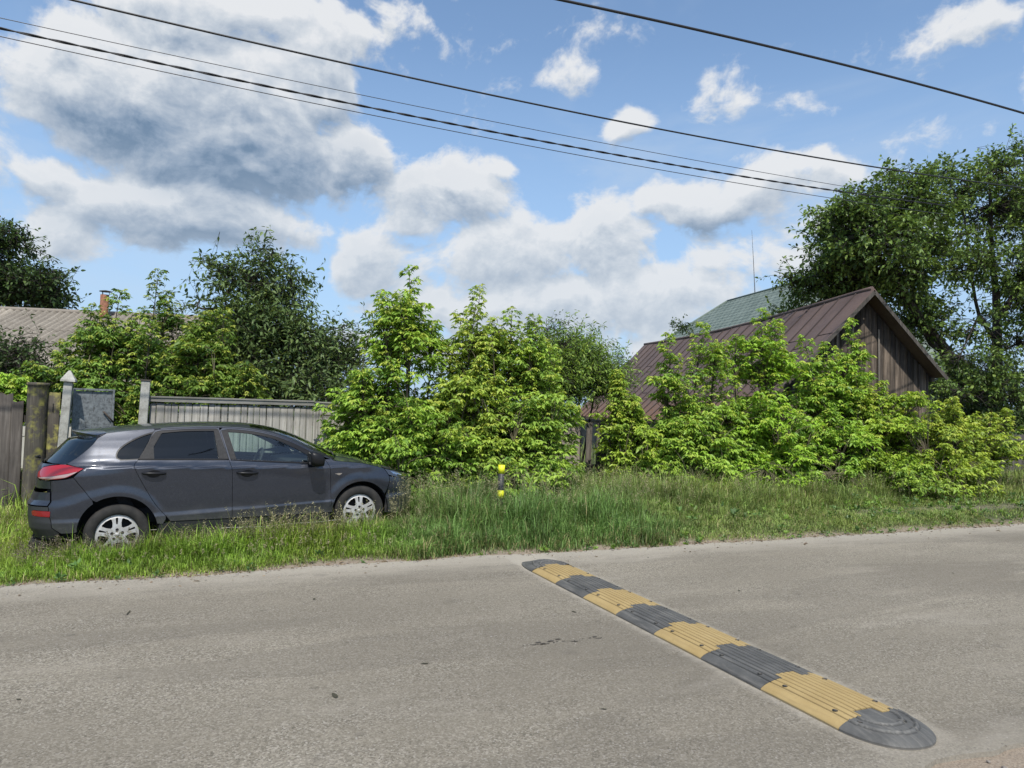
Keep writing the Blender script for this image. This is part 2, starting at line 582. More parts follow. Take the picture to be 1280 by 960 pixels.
xs = np.concatenate([np.array([-1500, -600, -250, -120, -70, -45, -30, -22]), np.arange(-18, 40, 0.12), np.array([44, 50, 60, 80, 120, 250, 600, 1500])])
ys = np.concatenate([np.array([-1500, -600, -200, -80, -40, -20, -10, -5, -2, 0, 1]), np.arange(1.4, 14, 0.10), np.arange(14.5, 50, 1.5), np.array([60, 80, 120, 250, 600, 1500])])
tag(link('ground', grid_mesh(xs, ys, terrain), M_SOIL), kind='structure')

# the road: one strip with ragged edges and a small skirt
rx = np.concatenate([np.array([-300, -100, -40, -20]), np.arange(-12, 45, 0.06), np.array([60, 100, 200, 500])])
vs = []; fs = []
ts = np.linspace(0, 1, 25)
for x in rx:
    x = float(x)
    a, b = float(edge_near(np.array([x]))[0]), float(edge_far(np.array([x]))[0])
    vs.append((x, a - 0.012, -0.05))
    for t in ts: vs.append((x, a + (b - a) * t, 0.0 + 0.0 * math.sin(math.pi * t)))
    vs.append((x, b + 0.015, -0.05))
w = len(ts) + 2
for i in range(len(rx) - 1):
    for j in range(w - 1):
        k = i * w + j
        fs.append((k, k + w, k + w + 1, k + 1))
me = bpy.data.meshes.new('road'); me.from_pydata(vs, [], [f[::-1] for f in fs]); me.update()
bm = bmesh.new(); bm.from_mesh(me); bmesh.ops.recalc_face_normals(bm, faces=bm.faces[:])
if sum(f.normal.z for f in bm.faces) < 0: bmesh.ops.reverse_faces(bm, faces=bm.faces[:])
bm.to_mesh(me); bm.free()
tag(link('road', me, M_ASPH), kind='structure')

# crack in the asphalt left of the hump: a thin dark sheet 4 mm above the road
M_CRACK = mat('crack_fill', (0.06, 0.052, 0.043), 0.95)
cm = MB()
rr = random.Random(3)
a = atz(653, 808, 0); b = atz(752, 797, 0)
pts = []
for i in range(41):
    t = i / 40
    pts.append((a[0] + (b[0] - a[0]) * t, a[1] + (b[1] - a[1]) * t + 0.012 * math.sin(t * 17) + rr.uniform(-.009, .009)))
for i in range(40):
    if rr.random() < 0.4: continue
    w0 = rr.uniform(0.002, 0.008); (x0, y0), (x1, y1) = pts[i], pts[i + 1]
    cm.add([(x0, y0 - w0, .004), (x1, y1 - w0 * .7, .004), (x1, y1 + w0 * .7, .004), (x0, y0 + w0, .004)], [(0, 1, 2, 3)])
for i in range(7):
    x, y = pts[rr.randrange(5, 36)]; w0 = rr.uniform(.012, .028)
    x += rr.uniform(-.05, .05); y += rr.uniform(-.02, .05)
    cm.add([(x + w0 * math.cos(k * 1.047) * rr.uniform(.7, 1.6), y + w0 * .6 * math.sin(k * 1.047) * rr.uniform(.6, 1.2), .004) for k in range(6)], [tuple(range(6))])
tag(cm.build('road_crack', M_CRACK), kind='structure')

# ------------------------------------------------------------------ rubber speed hump
def rubber(dark):
    def f(g, p):
        c = g.coord('Object')
        x, y, z = g.xyz(c)
        n = g.noise(c, 5, 6, 0.65); n2 = g.noise(c, 60, 4, 0.6); n3 = g.noise(g.mapping(c, scale=(14, 1.2, 1)), 3, 4, 0.6)
        if dark:
            col = g.mix(g.maprange(n, 0.3, 0.7, 0, 1), (0.050, 0.049, 0.046), (0.105, 0.102, 0.094))
            col = g.mix(g.maprange(n3, 0.5, 0.75, 0, 0.6), col, (0.19, 0.178, 0.155))
        else:
            col = g.mix(g.maprange(n, 0.3, 0.7, 0, 1), (0.31, 0.215, 0.082), (0.375, 0.272, 0.118))
            col = g.mix(g.maprange(n3, 0.48, 0.75, 0, 0.75), col, (0.27, 0.19, 0.08))
            col = g.mix(g.maprange(n2, 0.62, 0.75, 0, 0.5), col, (0.16, 0.12, 0.06))
        # dust along the edges; tint paints grime and shading lines into the grooves
        att = g.new('ShaderNodeAttribute', attribute_name='tint')
        col = g.mix(g.maprange(z, 0.0, 0.012, 0.55, 0.0), col, (0.24, 0.215, 0.18))
        col = g.mix(1.0, col, att.outputs['Color'], 'MULTIPLY')
        g.put(p.inputs['Base Color'], col)
        g.put(p.inputs['Roughness'], g.maprange(n2, 0.3, 0.7, 0.55, 0.85))
        g.put(p.inputs['Normal'], g.bump(n2, 0.35, 0.004))
    return f


M_RBK = mat('black_rubber', build=rubber(True))
M_RYE = mat('yellow_rubber', build=rubber(False))
M_BOLT = mat('bolt_steel', (0.20, 0.17, 0.14), 0.5, 0.7)
M_HOLE = mat('bolt_recess', (0.02, 0.02, 0.018), 0.9)
BX0, BX1 = 3.17, 3.685
BW = BX1 - BX0
GROOVES = [0.15, 0.23, 0.31, 0.39, 0.47, 0.55, 0.63, 0.71, 0.79, 0.87]


def hump_z(u):
    """height across the hump, u in 0..1"""
    z = 0.050 * (1 - abs(2 * u - 1) ** 2.6) ** 0.72 if 0 < u < 1 else 0.0
    for q in GROOVES:
        d = abs(u - q)
        if d < 0.013: z -= 0.013 * (1 - d / 0.013)
    return max(z, 0.0) + 0.012


U = sorted(set([0.0, 0.004, 0.02, 0.05, 0.09, 0.125, 0.2, 0.235, 0.30, 0.345, 0.42, 0.46, 0.545, 0.58, 0.655, 0.695, 0.77, 0.805, 0.88, 0.92, 0.96, 0.985, 0.996, 1.0,
                0.33, 0.331, 0.62, 0.621, 0.79, 0.791] + [q + d for q in GROOVES for d in (-0.015, -0.013, -0.006, 0.0, 0.006, 0.013, 0.015)]))


def jig(u):
    if u <= 0.3301: return 0.0
    if u <= 0.6201: return 0.062
    if u <= 0.7901: return -0.005
    return 0.035


hump = thing('speed_bump', 'black and yellow rubber speed bump laid across the grey asphalt road', 'speed bump', (3.435, 4.9, 0))
YB = [6.70, 6.17, 5.62, 5.07, 4.53, 3.98, 3.41, 2.83]


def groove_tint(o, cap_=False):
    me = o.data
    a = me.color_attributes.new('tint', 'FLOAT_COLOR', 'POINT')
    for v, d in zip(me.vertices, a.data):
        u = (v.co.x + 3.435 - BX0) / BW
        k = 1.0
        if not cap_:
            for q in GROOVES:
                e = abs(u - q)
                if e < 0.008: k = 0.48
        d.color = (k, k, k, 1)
    return o


def seg(y0f, y1f, name, mat_):
    """y0f(u) (far) to y1f(u) (near)"""
    m = MB()
    vs = []; nY = 7
    for u in U:
        a, b = y0f(u), y1f(u)
        for j in range(nY):
            t = j / (nY - 1)
            vs.append((BX0 + BW * u - 3.435, a + (b - a) * t - 4.9, hump_z(u) - (0.003 if j in (0, nY - 1) else 0)))
    fs = []
    for i in range(len(U) - 1):
        for j in range(nY - 1):
            k = i * nY + j
            fs.append((k, k + 1, k + nY + 1, k + nY))
    m.add(vs, fs, True)
    # skirt down to the road
    n = len(U)
    ring = [i * nY for i in range(n)] + [(n - 1) * nY + j for j in range(1, nY)] + [i * nY + nY - 1 for i in range(n - 2, -1, -1)] + [j for j in range(nY - 2, 0, -1)]
    sv = [vs[k] for k in ring] + [(vs[k][0], vs[k][1], 0.0008) for k in ring]
    L = len(ring)
    m.add(sv, [(k, (k + 1) % L, L + (k + 1) % L, L + k) for k in range(L)])
    return groove_tint(m.build(name, mat_, hump))


def bolts(parent, spots):
    for (x, y) in spots:
        u = (x + 3.435 - BX0) / BW
        z = hump_z(u)
        b = MB(); b.lathe([(0.016, z - 0.002), (0.016, z + 0.0015), (0.011, z + 0.0018), (0.0, z + 0.0018)], (x, y, 0), n=14)
        r = b.build('bolt_recess', M_HOLE, parent)
        b = MB(); b.lathe([(0.0085, z - 0.002), (0.0085, z + 0.004), (0.0, z + 0.005)], (x, y, 0), n=6, smooth=False)
        b.build('bolt', M_BOLT, parent)


G_ = 0.0022
for i in range(7):
    a, b = YB[i], YB[i + 1]
    o = seg(lambda u, a=a: a + jig(u) - G_, lambda u, b=b: b + jig(u) + G_, 'rubber_segment', M_RYE if i % 2 == 0 else M_RBK)
    o['label'] = 'yellow rubber segment of the speed bump' if i % 2 == 0 else 'black rubber segment of the speed bump'
    xl = BX0 + BW * 0.19 - 3.435; xr = BX0 + BW * 0.83 - 3.435
    bolts(o, [(xl, a - 0.10 - 4.9), (xl, b + 0.11 - 4.9), (xr, a - 0.09 - 4.9), (xr, b + 0.13 - 4.9)])


def cap(yb, sign, name):
    """rounded end piece; sign -1 = near end"""
    U = sorted(set([q for q in globals()['U'] if not any(abs(q - gq) < .02 for gq in GROOVES)] + list(np.linspace(0.01, 0.99, 70))))
    nU = len(U); rows = []
    D = 0.31 if sign < 0 else 0.46
    nY = 44
    m = MB(); vs = []
    for u in U:
        base = yb + jig(u) - sign * -1 * -G_ if False else yb + jig(u) + sign * G_
        c = 2 * u - 1
        ext = D * max(0.0, 1 - abs(c) ** (2.2 if sign < 0 else 5)) ** 0.5
        tip = yb + sign * ext
        if sign < 0: tip = min(tip, base - 0.002)
        else: tip = max(tip, base + 0.002)
        for j in range(nY):
            t = j / (nY - 1)
            y = base + (tip - base) * t
            e = abs(y - yb) / D if (y - yb) * sign > 0 else 0.0
            rad = math.sqrt(min(1.0, abs(c) ** 2.2 + e * e))
            prof = 0.050 * max(0.0, 1 - rad ** 2.6) ** 0.72
            zz = min(prof, 0.042) + 0.012
            gr = 0
            for q in (0.46, 0.70):
                d = abs(rad - q)
                if d < 0.035: gr = max(gr, 0.011 * min(1.0, 1.6 * (1 - d / 0.035)))
            vs.append((BX0 + BW * u - 3.435, y - 4.9, zz + gr * (1 if e > 0.02 else -1)))
    fs = [(i * nY + j, i * nY + j + 1, (i + 1) * nY + j + 1, (i + 1) * nY + j) for i in range(nU - 1) for j in range(nY - 1)]
    m.add(vs, fs, True)
    ring = [i * nY + nY - 1 for i in range(nU)]
    sv = [vs[k] for k in ring] + [(vs[k][0], vs[k][1], 0.0008) for k in ring]
    L = len(ring)
    m.add(sv, [(k, k + 1, L + k + 1, L + k) for k in range(L - 1)])
    o = groove_tint(m.build(name, M_RBK, hump), True)
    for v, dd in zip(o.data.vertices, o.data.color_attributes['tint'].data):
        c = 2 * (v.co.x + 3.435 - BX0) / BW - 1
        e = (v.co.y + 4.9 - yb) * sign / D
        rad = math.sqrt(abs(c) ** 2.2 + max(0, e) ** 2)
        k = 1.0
        for q in (0.46, 0.70):  # ring relief shaded in the colour: dark flanks, lighter tops
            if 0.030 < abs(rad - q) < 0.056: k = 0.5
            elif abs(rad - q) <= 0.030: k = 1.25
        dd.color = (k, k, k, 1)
    return o


o = cap(YB[7], -1, 'end_cap'); o['label'] = 'rounded black end cap of the speed bump'
bolts(o, [(BX0 + BW * 0.19 - 3.435, YB[7] - 0.05 - 4.9), (BX0 + BW * 0.64 - 3.435, YB[7] - 0.13 - 4.9), (BX0 + BW * 0.80 - 3.435, YB[7] - 0.02 - 4.9)])
o = cap(YB[0], 1, 'end_cap'); o['label'] = 'rounded black end cap of the speed bump'
for o in list(hump.children):
    pass

# ------------------------------------------------------------------ weathered wood
def wood(c0, c1, c2, lichen=0.0, axis='z', grey=0.0, scale=1.0):
    def f(g, p):
        c = g.coord('Object')
        oi = g.new('ShaderNodeObjectInfo')
        sc = {'z': (26, 26, 1.6), 'x': (1.6, 26, 26), 'y': (26, 1.6, 26)}[axis]
        cc = g.vmath('ADD', c, g.vmath('SCALE', oi.outputs['Location'], scale=3.7))
        gr = g.noise(g.mapping(cc, scale=tuple(q * scale for q in sc)), 1.0, 6, 0.62, 0.6)
        bl = g.noise(cc, 2.2, 5, 0.6)
        att = g.new('ShaderNodeAttribute', attribute_name='tint')
        col = g.ramp(gr, [(0.22, c0), (0.46, c1), (0.72, c2)])
        col = g.mix(g.maprange(bl, 0.4, 0.7, 0, 0.55), col, c0)
        col = g.mix(1.0, col, att.outputs['Color'], 'MULTIPLY')
        if lichen:
            ln = g.noise(cc, 7, 5, 0.62)
            col = g.mix(g.maprange(ln, 0.62 - lichen * 0.2, 0.70, 0, 0.8), col, (0.30, 0.28, 0.06))
        g.put(p.inputs['Base Color'], col)
        g.put(p.inputs['Normal'], g.bump(gr, 0.6, 0.012))
    return f


M_FENCE = mat('grey_painted_boards', rough=0.85, build=wood((0.115, 0.108, 0.092), (0.235, 0.225, 0.198), (0.335, 0.322, 0.288)))
M_CAPRAIL = mat('grey_rail', rough=0.85, build=wood((0.10, 0.094, 0.080), (0.22, 0.212, 0.188), (0.31, 0.30, 0.27), axis='x'))
M_OLD = mat('old_dark_wood', rough=0.9, build=wood((0.022, 0.018, 0.015), (0.065, 0.056, 0.047), (0.125, 0.11, 0.095)))
M_LICHEN = mat('lichen_wood', rough=0.9, build=wood((0.026, 0.021, 0.016), (0.075, 0.065, 0.05), (0.135, 0.12, 0.095), lichen=0.62))
M_BARNW = mat('barn_boards', rough=0.9, build=wood((0.016, 0.012, 0.009), (0.055, 0.042, 0.031), (0.135, 0.108, 0.083)))
M_BARNSIDE = mat('barn_side_boards', rough=0.9, build=wood((0.06, 0.05, 0.042), (0.15, 0.128, 0.105), (0.24, 0.21, 0.175)))


def m_concrete(g, p):
    c = g.coord('Object')
    n = g.noise(c, 9, 6, 0.65); n2 = g.noise(c, 70, 4, 0.65)
    col = g.ramp(n, [(0.3, (0.20, 0.19, 0.165)), (0.5, (0.36, 0.35, 0.31)), (0.75, (0.46, 0.45, 0.41))])
    col = g.mix(g.maprange(n2, 0.55, 0.7, 0, 0.7), col, (0.12, 0.115, 0.10))
    g.put(p.inputs['Base Color'], col)
    g.put(p.inputs['Normal'], g.bump(n2, 0.5, 0.01))


M_CONC = mat('concrete', rough=0.9, build=m_concrete)


def tinted(me, fn):
    """constant tint per connected board: fn(index of board) -> grey"""
    return me


def boards(name, mat_, parent, specs, axis='z'):
    """specs: (x0,x1,y,z0,z1,thick,tint,lean) vertical boards standing in the XZ plane of the parent, ragged tops"""
    vs = []; fs = []; cols = []
    r = random.Random(len(specs) * 7 + 3)
    for (x0, x1, y, z0, z1, th, tn, lean) in specs:
        b = len(vs)
        n = 4
        ragged = min(0.02, (z1 - z0) * .02)
        for fy in (y - th / 2, y + th / 2):
            for k in range(n + 1):
                x = x0 + (x1 - x0) * k / n
                vs.append((x, fy, z0)); vs.append((x + lean, fy, z1 + r.uniform(-ragged, ragged)))
        m = 2 * (n + 1)
        for k in range(n):
            q = b + 2 * k
            fs += [(q, q + 2, q + 3, q + 1), (q + m, q + m + 1, q + m + 3, q + m + 2), (q + 1, q + 3, q + m + 3, q + m + 1)]
        fs += [(b, b + 1, b + m + 1, b + m), (b + 2 * n, b + m + 2 * n, b + m + 2 * n + 1, b + 2 * n + 1)]
        cols += [(tn, tn, tn)] * (2 * m)
    me = np_mesh(name, np.array(vs), [4] * len(fs), np.array(fs).ravel(), np.array(cols))
    bm = bmesh.new(); bm.from_mesh(me); bmesh.ops.recalc_face_normals(bm, faces=bm.faces[:]); bm.to_mesh(me); bm.free()
    return link(name, me, mat_, parent)


def white_tint(o):
    me = o.data
    if 'tint' not in me.color_attributes:
        a = me.color_attributes.new('tint', 'FLOAT_COLOR', 'POINT')
        a.data.foreach_set('color', np.ones(len(me.vertices) * 4, dtype=np.float32))
    return o


# grey board fence behind the car
FY = 12.5
rf = random.Random(8)
f = thing('board_fence', 'long fence of narrow grey weathered boards behind the parked car', 'fence', (0.8, FY, 0.1))
sp = []
x = -0.80
while x < 6.35:
    w = rf.uniform(0.085, 0.115)
    sp.append((x - 0.8, x + w - 0.004 - 0.8, rf.uniform(-.004, .004), -0.05, 1.53 + rf.uniform(-.008, .008), 0.022, rf.uniform(0.82, 1.1), rf.uniform(-.004, .004)))
    x += w + rf.uniform(0.002, 0.009)
boards('board_panel', M_FENCE, f, sp)
for (xa, xb, za, zb) in ((-0.83, 1.70, 1.615, 1.62), (1.715, 4.2, 1.605, 1.60), (4.215, 6.4, 1.60, 1.585)):
    m = MB()
    L = xb - xa
    m.box(((xa + xb) / 2 - 0.8, -0.032, (za + zb) / 2 - 0.030), (L, 0.035, 0.062), Matrix.Rotation(-math.atan((zb - za) / L), 3, 'Y'), 0.005)
    m.box(((xa + xb) / 2 - 0.8, -0.01, (za + zb) / 2 + 0.016), (L, 0.11, 0.026), Matrix.Rotation(-math.atan((zb - za) / L), 3, 'Y'), 0.004)
    white_tint(m.build('top_rail', M_CAPRAIL, f))
m = MB()
for zz in (0.35, 1.25): m.box((1.98, 0.045, zz), (7.1, 0.05, 0.09), None, 0.005)
white_tint(m.build('back_rail', M_CAPRAIL, f))

# concrete posts
def concrete_post(x, y, ztop, pointed, label, lean):
    t = thing('concrete_post', label, 'post', (x, y, 0.05), 0, 'concrete posts by the gate')
    t.rotation_euler = (0, lean, 0)
    m = MB()
    h = ztop - 0.05
    if pointed:
        m.box((0, 0, (h - 0.17) / 2), (0.115, 0.115, h - 0.17), None, 0.012)
        m.build('shaft', M_CONC, t)
        c = MB()
        s = 0.098
        z0 = h - 0.168
        c.add([(-s, -s, z0), (s, -s, z0), (s, s, z0), (-s, s, z0), (-s * .95, -s * .95, z0 + .03), (s * .95, -s * .95, z0 + .03), (s * .95, s * .95, z0 + .03), (-s * .95, s * .95, z0 + .03),
               (-.012, -.012, h), (.012, -.012, h), (.012, .012, h), (-.012, .012, h)],
              [(3, 2, 1, 0), (0, 1, 5, 4), (1, 2, 6, 5), (2, 3, 7, 6), (3, 0, 4, 7), (4, 5, 9, 8), (5, 6, 10, 9), (6, 7, 11, 10), (7, 4, 8, 11), (8, 9, 10, 11)])
        c.build('pointed_cap', M_CONC, t)
    else:
        m.box((0, 0, h / 2), (0.125, 0.125, h), None, 0.012)
        m.build('shaft', M_CONC, t)
        c = MB(); c.box((0, 0, h + 0.0135), (0.15, 0.15, 0.022), None, 0.004); c.build('cap_plate', M_OLD2, t)
    return t


M_OLD2 = mat('dark_cap', (0.07, 0.06, 0.05), 0.9)
concrete_post(-1.97, 12.42, 2.09, True, 'light concrete post with a pointed pyramid cap left of the gate', R(2.2))
concrete_post(-0.915, 12.42, 1.97, False, 'square concrete post with flat cap at the left end of the grey board fence', R(1.5))

# gate leaf between them, standing ajar
def m_gate(g, p):
    c = g.coord('Object')
    n = g.noise(c, 18, 6, 0.7); n2 = g.noise(g.mapping(c, scale=(9, 9, 2)), 5, 5, 0.65)
    col = g.ramp(n, [(0.3, (0.05, 0.055, 0.058)), (0.5, (0.16, 0.175, 0.18)), (0.75, (0.24, 0.26, 0.265))])
    col = g.mix(g.maprange(n2, 0.58, 0.66, 0, 0.8), col, (0.05, 0.045, 0.04))
    g.put(p.inputs['Base Color'], col)
    g.put(p.inputs['Normal'], g.bump(n, 0.3, 0.01))


M_GATE = mat('flaking_grey_paint', rough=0.75, build=m_gate)
gt = thing('gate', 'small grey framed gate leaf with flaking paint between two concrete posts', 'gate', (-1.86, 12.62, 0.15), R(22))
m = MB(); m.box((0.285, 0.012, 0.86), (0.51, 0.012, 1.56)); m.build('gate_panel', M_GATE, gt)
m = MB()
for (cx_, cz_, sx_, sz_) in ((0.014, 0.86, 0.03, 1.64), (0.556, 0.86, 0.03, 1.64), (0.285, 1.665, 0.512, 0.03), (0.285, 0.055, 0.512, 0.03)):
    m.box((cx_, 0, cz_), (sx_, 0.045, sz_), None, 0.004)
m.build('gate_frame', M_GATE, gt)
m = MB(); m.tube([(0.42, -0.02, 1.33), (0.50, -0.03, 1.24), (0.57, -0.025, 1.16)], 0.012, 6); m.build('brace_rod', mat('rusty_rod', (0.06, 0.045, 0.035), 0.8), gt)

# old fence at far left: thick gatepost with lichen and dark planks
op = MB()
n = 18; prof = []
ro = random.Random(4)
zz = [-0.1, 0.3, 0.8, 1.2, 1.5, 1.7, 1.79, 1.80, 1.835, 1.84, 1.845]
rad = [0.142, 0.139, 0.136, 0.133, 0.133, 0.135, 0.136, 0.148, 0.148, 0.13, 0.0]
vs = []
for z_, r_ in zip(zz, rad):
    for k in range(n):
        a_ = 2 * math.pi * k / n
        q = r_ * (1 + 0.07 * math.sin(3 * a_ + 1) + 0.05 * math.sin(7 * a_) + ro.uniform(-.012, .012))
        vs.append((q * math.cos(a_), q * math.sin(a_), z_))
op.add(vs, [(i * n + k, i * n + (k + 1) % n, (i + 1) * n + (k + 1) % n, (i + 1) * n + k) for i in range(len(zz) - 1) for k in range(n)], True)
o = white_tint(op.build('gatepost', M_LICHEN)); o.location = (-2.31, 12.52, 0.05)
tag(o, 'thick round wooden post with yellow lichen left of the pointed concrete post', 'post')
pf = thing('plank_fence', 'dark old plank fence with uneven tops at the left edge of the photo', 'fence', (-4.5, 12.55, 0.05))
sp = []
x = -9.0
while x < -2.47:
    w = rf.uniform(0.12, 0.17)
    sp.append((x + 4.5, x + w + 4.5, rf.uniform(-.02, .02), -0.1, 1.60 + rf.uniform(-.07, .07), 0.028, rf.uniform(0.65, 1.2), rf.uniform(-.02, .02)))
    x += w + rf.uniform(-0.004, 0.008)
boards('plank_panel', M_OLD, pf, sp)
m = MB(); m.box((-1.2, 0.05, 0.45), (6.5, 0.06, 0.1)); m.box((-1.2, 0.05, 1.3), (6.5, 0.06, 0.1)); white_tint(m.build('rail', M_OLD, pf))
pk = boards('plank', M_LICHEN, None, [(-0.085, 0.075, 0.0, -0.1, 1.70, 0.035, 0.62, 0.01)])
pk.location = (-2.10, 12.56, 0.05)
tag(pk, 'brown plank with a dark slot between the thick wooden post and the pointed post', 'plank')
m = MB(); m.box((0.0, -0.019, 1.47), (0.016, 0.006, 0.13)); m.build('slot', M_HOLE, pk)

# broken fence right of the middle bushes
bf = thing('broken_fence', 'broken grey picket fence with dark gaps between the two groups of bushes', 'fence', (7.6, FY + .05, 0.1))
sp = []
for (xa, w, h, tn) in ((6.45, .14, 1.47, 1.15), (6.62, .15, 1.49, 1.25), (6.785, .15, 1.50, 1.2), (7.06, .12, 1.38, .55), (7.30, .11, 1.36, .45), (7.42, .12, 1.40, .5), (7.60, .13, 1.30, .5), (7.95, .12, 1.36, .7), (8.2, .13, 1.4, .8), (8.4, .14, 1.34, .9), (8.6, .12, 1.4, .8)):
    sp.append((xa - 7.6, xa + w - 7.6, rf.uniform(-.02, .02), -0.05, h, 0.025, tn, rf.uniform(-.02, .02)))
boards('picket_panel', M_BARNSIDE, bf, sp)
m = MB(); m.box((0.0, 0.05, 1.47), (2.3, 0.06, 0.05), Matrix.Rotation(R(1.0), 3, 'Y')); m.box((0, .05, .5), (2.3, .06, .08)); white_tint(m.build('rail', M_OLD, bf))

# dark plank fence far right behind the bushes
df = thing('plank_fence', 'dark plank fence behind the bushes at the right edge of the photo', 'fence', (20, 12.0, 0.1))
sp = []
x = 15.2
while x < 27:
    w = rf.uniform(0.12, 0.16)
    sp.append((x - 20, x + w - 20, rf.uniform(-.015, .015), -0.1, 1.30 + rf.uniform(-.04, .04), 0.025, rf.uniform(0.6, 1.2), rf.uniform(-.01, .01)))
    x += w + rf.uniform(0.004, 0.02)
boards('plank_panel', M_OLD, df, sp)

# ------------------------------------------------------------------ barn
def m_rustroof(g, p):
    c = g.coord('Object')
    n = g.noise(c, 1.1, 6, 0.6); n2 = g.noise(c, 16, 5, 0.65); n3 = g.noise(g.mapping(c, scale=(0.6, 6, 0.6)), 2.0, 5, 0.6)
    x, y, z = g.xyz(c)
    col = g.ramp(n, [(0.28, (0.076, 0.049, 0.040)), (0.5, (0.108, 0.071, 0.058)), (0.75, (0.145, 0.094, 0.072))])
    col = g.mix(g.maprange(n3, 0.5, 0.72, 0, 0.6), col, (0.125, 0.082, 0.068))
    low = g.math('MULTIPLY', g.maprange(z, 1.4, 2.7, 0.85, 0.0, True), g.maprange(n2, 0.3, 0.62, 0.15, 1))
    col = g.mix(low, col, (0.21, 0.095, 0.035))
    col = g.mix(g.maprange(n2, 0.6, 0.75, 0, 0.45), col, (0.055, 0.034, 0.03))
    g.put(p.inputs['Base Color'], col)
    g.put(p.inputs['Roughness'], g.maprange(n2, 0.3, 0.7, 0.5, 0.75))
    g.put(p.inputs['Normal'], g.bump(n, 0.15, 0.03))


M_RUST = mat('rusty_roof_sheet', build=m_rustroof)
M_SEAM = mat('roof_seam', (0.028, 0.018, 0.016), 0.8)
AP = Vector((14.50, 12.24, 0)); rd = Vector((0.227, 0.974, 0)).normalized(); gd = Vector((0.974, -0.227, 0)).normalized()
ZR = 4.82; aL, aR = 3.25, 1.98
SL = 1.01; LEN = 14.8
barn = thing('barn', 'old wooden barn with a dark rusty sheet roof behind the right bushes', 'barn', AP, math.atan2(-gd.y, -gd.x) - math.pi)
# local frame: X along the gable (to the right), Y along the ridge (away)
barn.rotation_euler = (0, 0, math.atan2(gd.y, gd.x))
rb = random.Random(12)


def gable_specs(y, inset):
    out = []
    x = -aL + inset
    while x < aR - inset:
        w = rb.uniform(0.13, 0.21)
        w = min(w, aR - inset - x)
        if w < 0.03: break
        out.append((x, w)); x += w
    return out


def gable(y, parent, name):
    vs = []; fs = []; cols = []
    for (x, w) in gable_specs(y, 0.16):
        b = len(vs)
        xs_ = [x, x + w - 0.014]
        if xs_[0] < 0 < xs_[1]: xs_ = [xs_[0], 0.0, xs_[1]]
        dy = rb.uniform(-0.008, 0.008)
        for q in xs_:
            top = ZR - 0.15 - SL * abs(q)
            vs.append((q, y + dy, -0.1)); vs.append((q, y + dy, top))
        for q in xs_:
            top = ZR - 0.15 - SL * abs(q)
            vs.append((q, y + dy + 0.03, -0.1)); vs.append((q, y + dy + 0.03, top))
        k = len(xs_); m_ = 2 * k
        for i in range(k - 1):
            q = b + 2 * i
            fs += [(q, q + 2, q + 3, q + 1), (q + m_, q + m_ + 1, q + m_ + 3, q + m_ + 2), (q + 1, q + 3, q + m_ + 3, q + m_ + 1)]
        fs += [(b, b + 1, b + m_ + 1, b + m_), (b + 2 * k - 2, b + m_ + 2 * k - 2, b + m_ + 2 * k - 1, b + 2 * k - 1)]
        t = rb.choice((0.45, 0.7, 0.9, 1.1, 1.5)) * rb.uniform(.9, 1.1)
        cols += [(t, t * .98, t * .95)] * (2 * m_)
    me = np_mesh(name, np.array(vs), [4] * len(fs), np.array(fs).ravel(), np.array(cols))
    bm = bmesh.new(); bm.from_mesh(me); bmesh.ops.recalc_face_normals(bm, faces=bm.faces[:]); bm.to_mesh(me); bm.free()
    return link(name, me, M_BARNW, parent)


gw = gable(0.12, barn, 'gable_wall')
# loose bits, knots and battens on the gable
m = MB()
for (x, z0, z1) in ((-0.72, 2.2, 3.85), (-0.30, 2.0, 4.2), (0.42, 2.4, 3.9)):
    m.box((x, 0.098, (z0 + z1) / 2), (0.045, 0.02, z1 - z0), Matrix.Rotation(R(rb.uniform(-1.5, 1.5)), 3, 'Y'))
white_tint(m.build('batten', M_BARNSIDE, gw))
gable(LEN - 0.3, barn, 'back_wall')
sp = []
def side_wall(x, zt, name):
    vs = []; fs = []; cols = []
    y = 0.16
    while y < LEN - 0.4:
        w = rb.uniform(0.13, 0.2)
        b = len(vs); dx = rb.uniform(-.01, .01)
        for (yy) in (y, y + w - 0.006):
            for xx in (x - .014 + dx, x + .014 + dx):
                vs += [(xx, yy, -0.1), (xx, yy, zt)]
        fs += [(b, b + 4, b + 5, b + 1), (b + 2, b + 3, b + 7, b + 6), (b, b + 1, b + 3, b + 2), (b + 4, b + 6, b + 7, b + 5)]
        t = rb.uniform(.6, 1.3); cols += [(t, t, t)] * 8
        y += w
    me = np_mesh(name, np.array(vs), [4] * len(fs), np.array(fs).ravel(), np.array(cols))
    bm = bmesh.new(); bm.from_mesh(me); bmesh.ops.recalc_face_normals(bm, faces=bm.faces[:]); bm.to_mesh(me); bm.free()
    link(name, me, M_BARNSIDE, barn)
side_wall(-aL + 0.15, ZR - 0.17 - SL * (aL - .15), 'side_wall')
side_wall(aR - 0.15, ZR - 0.17 - SL * (aR - .15), 'side_wall')


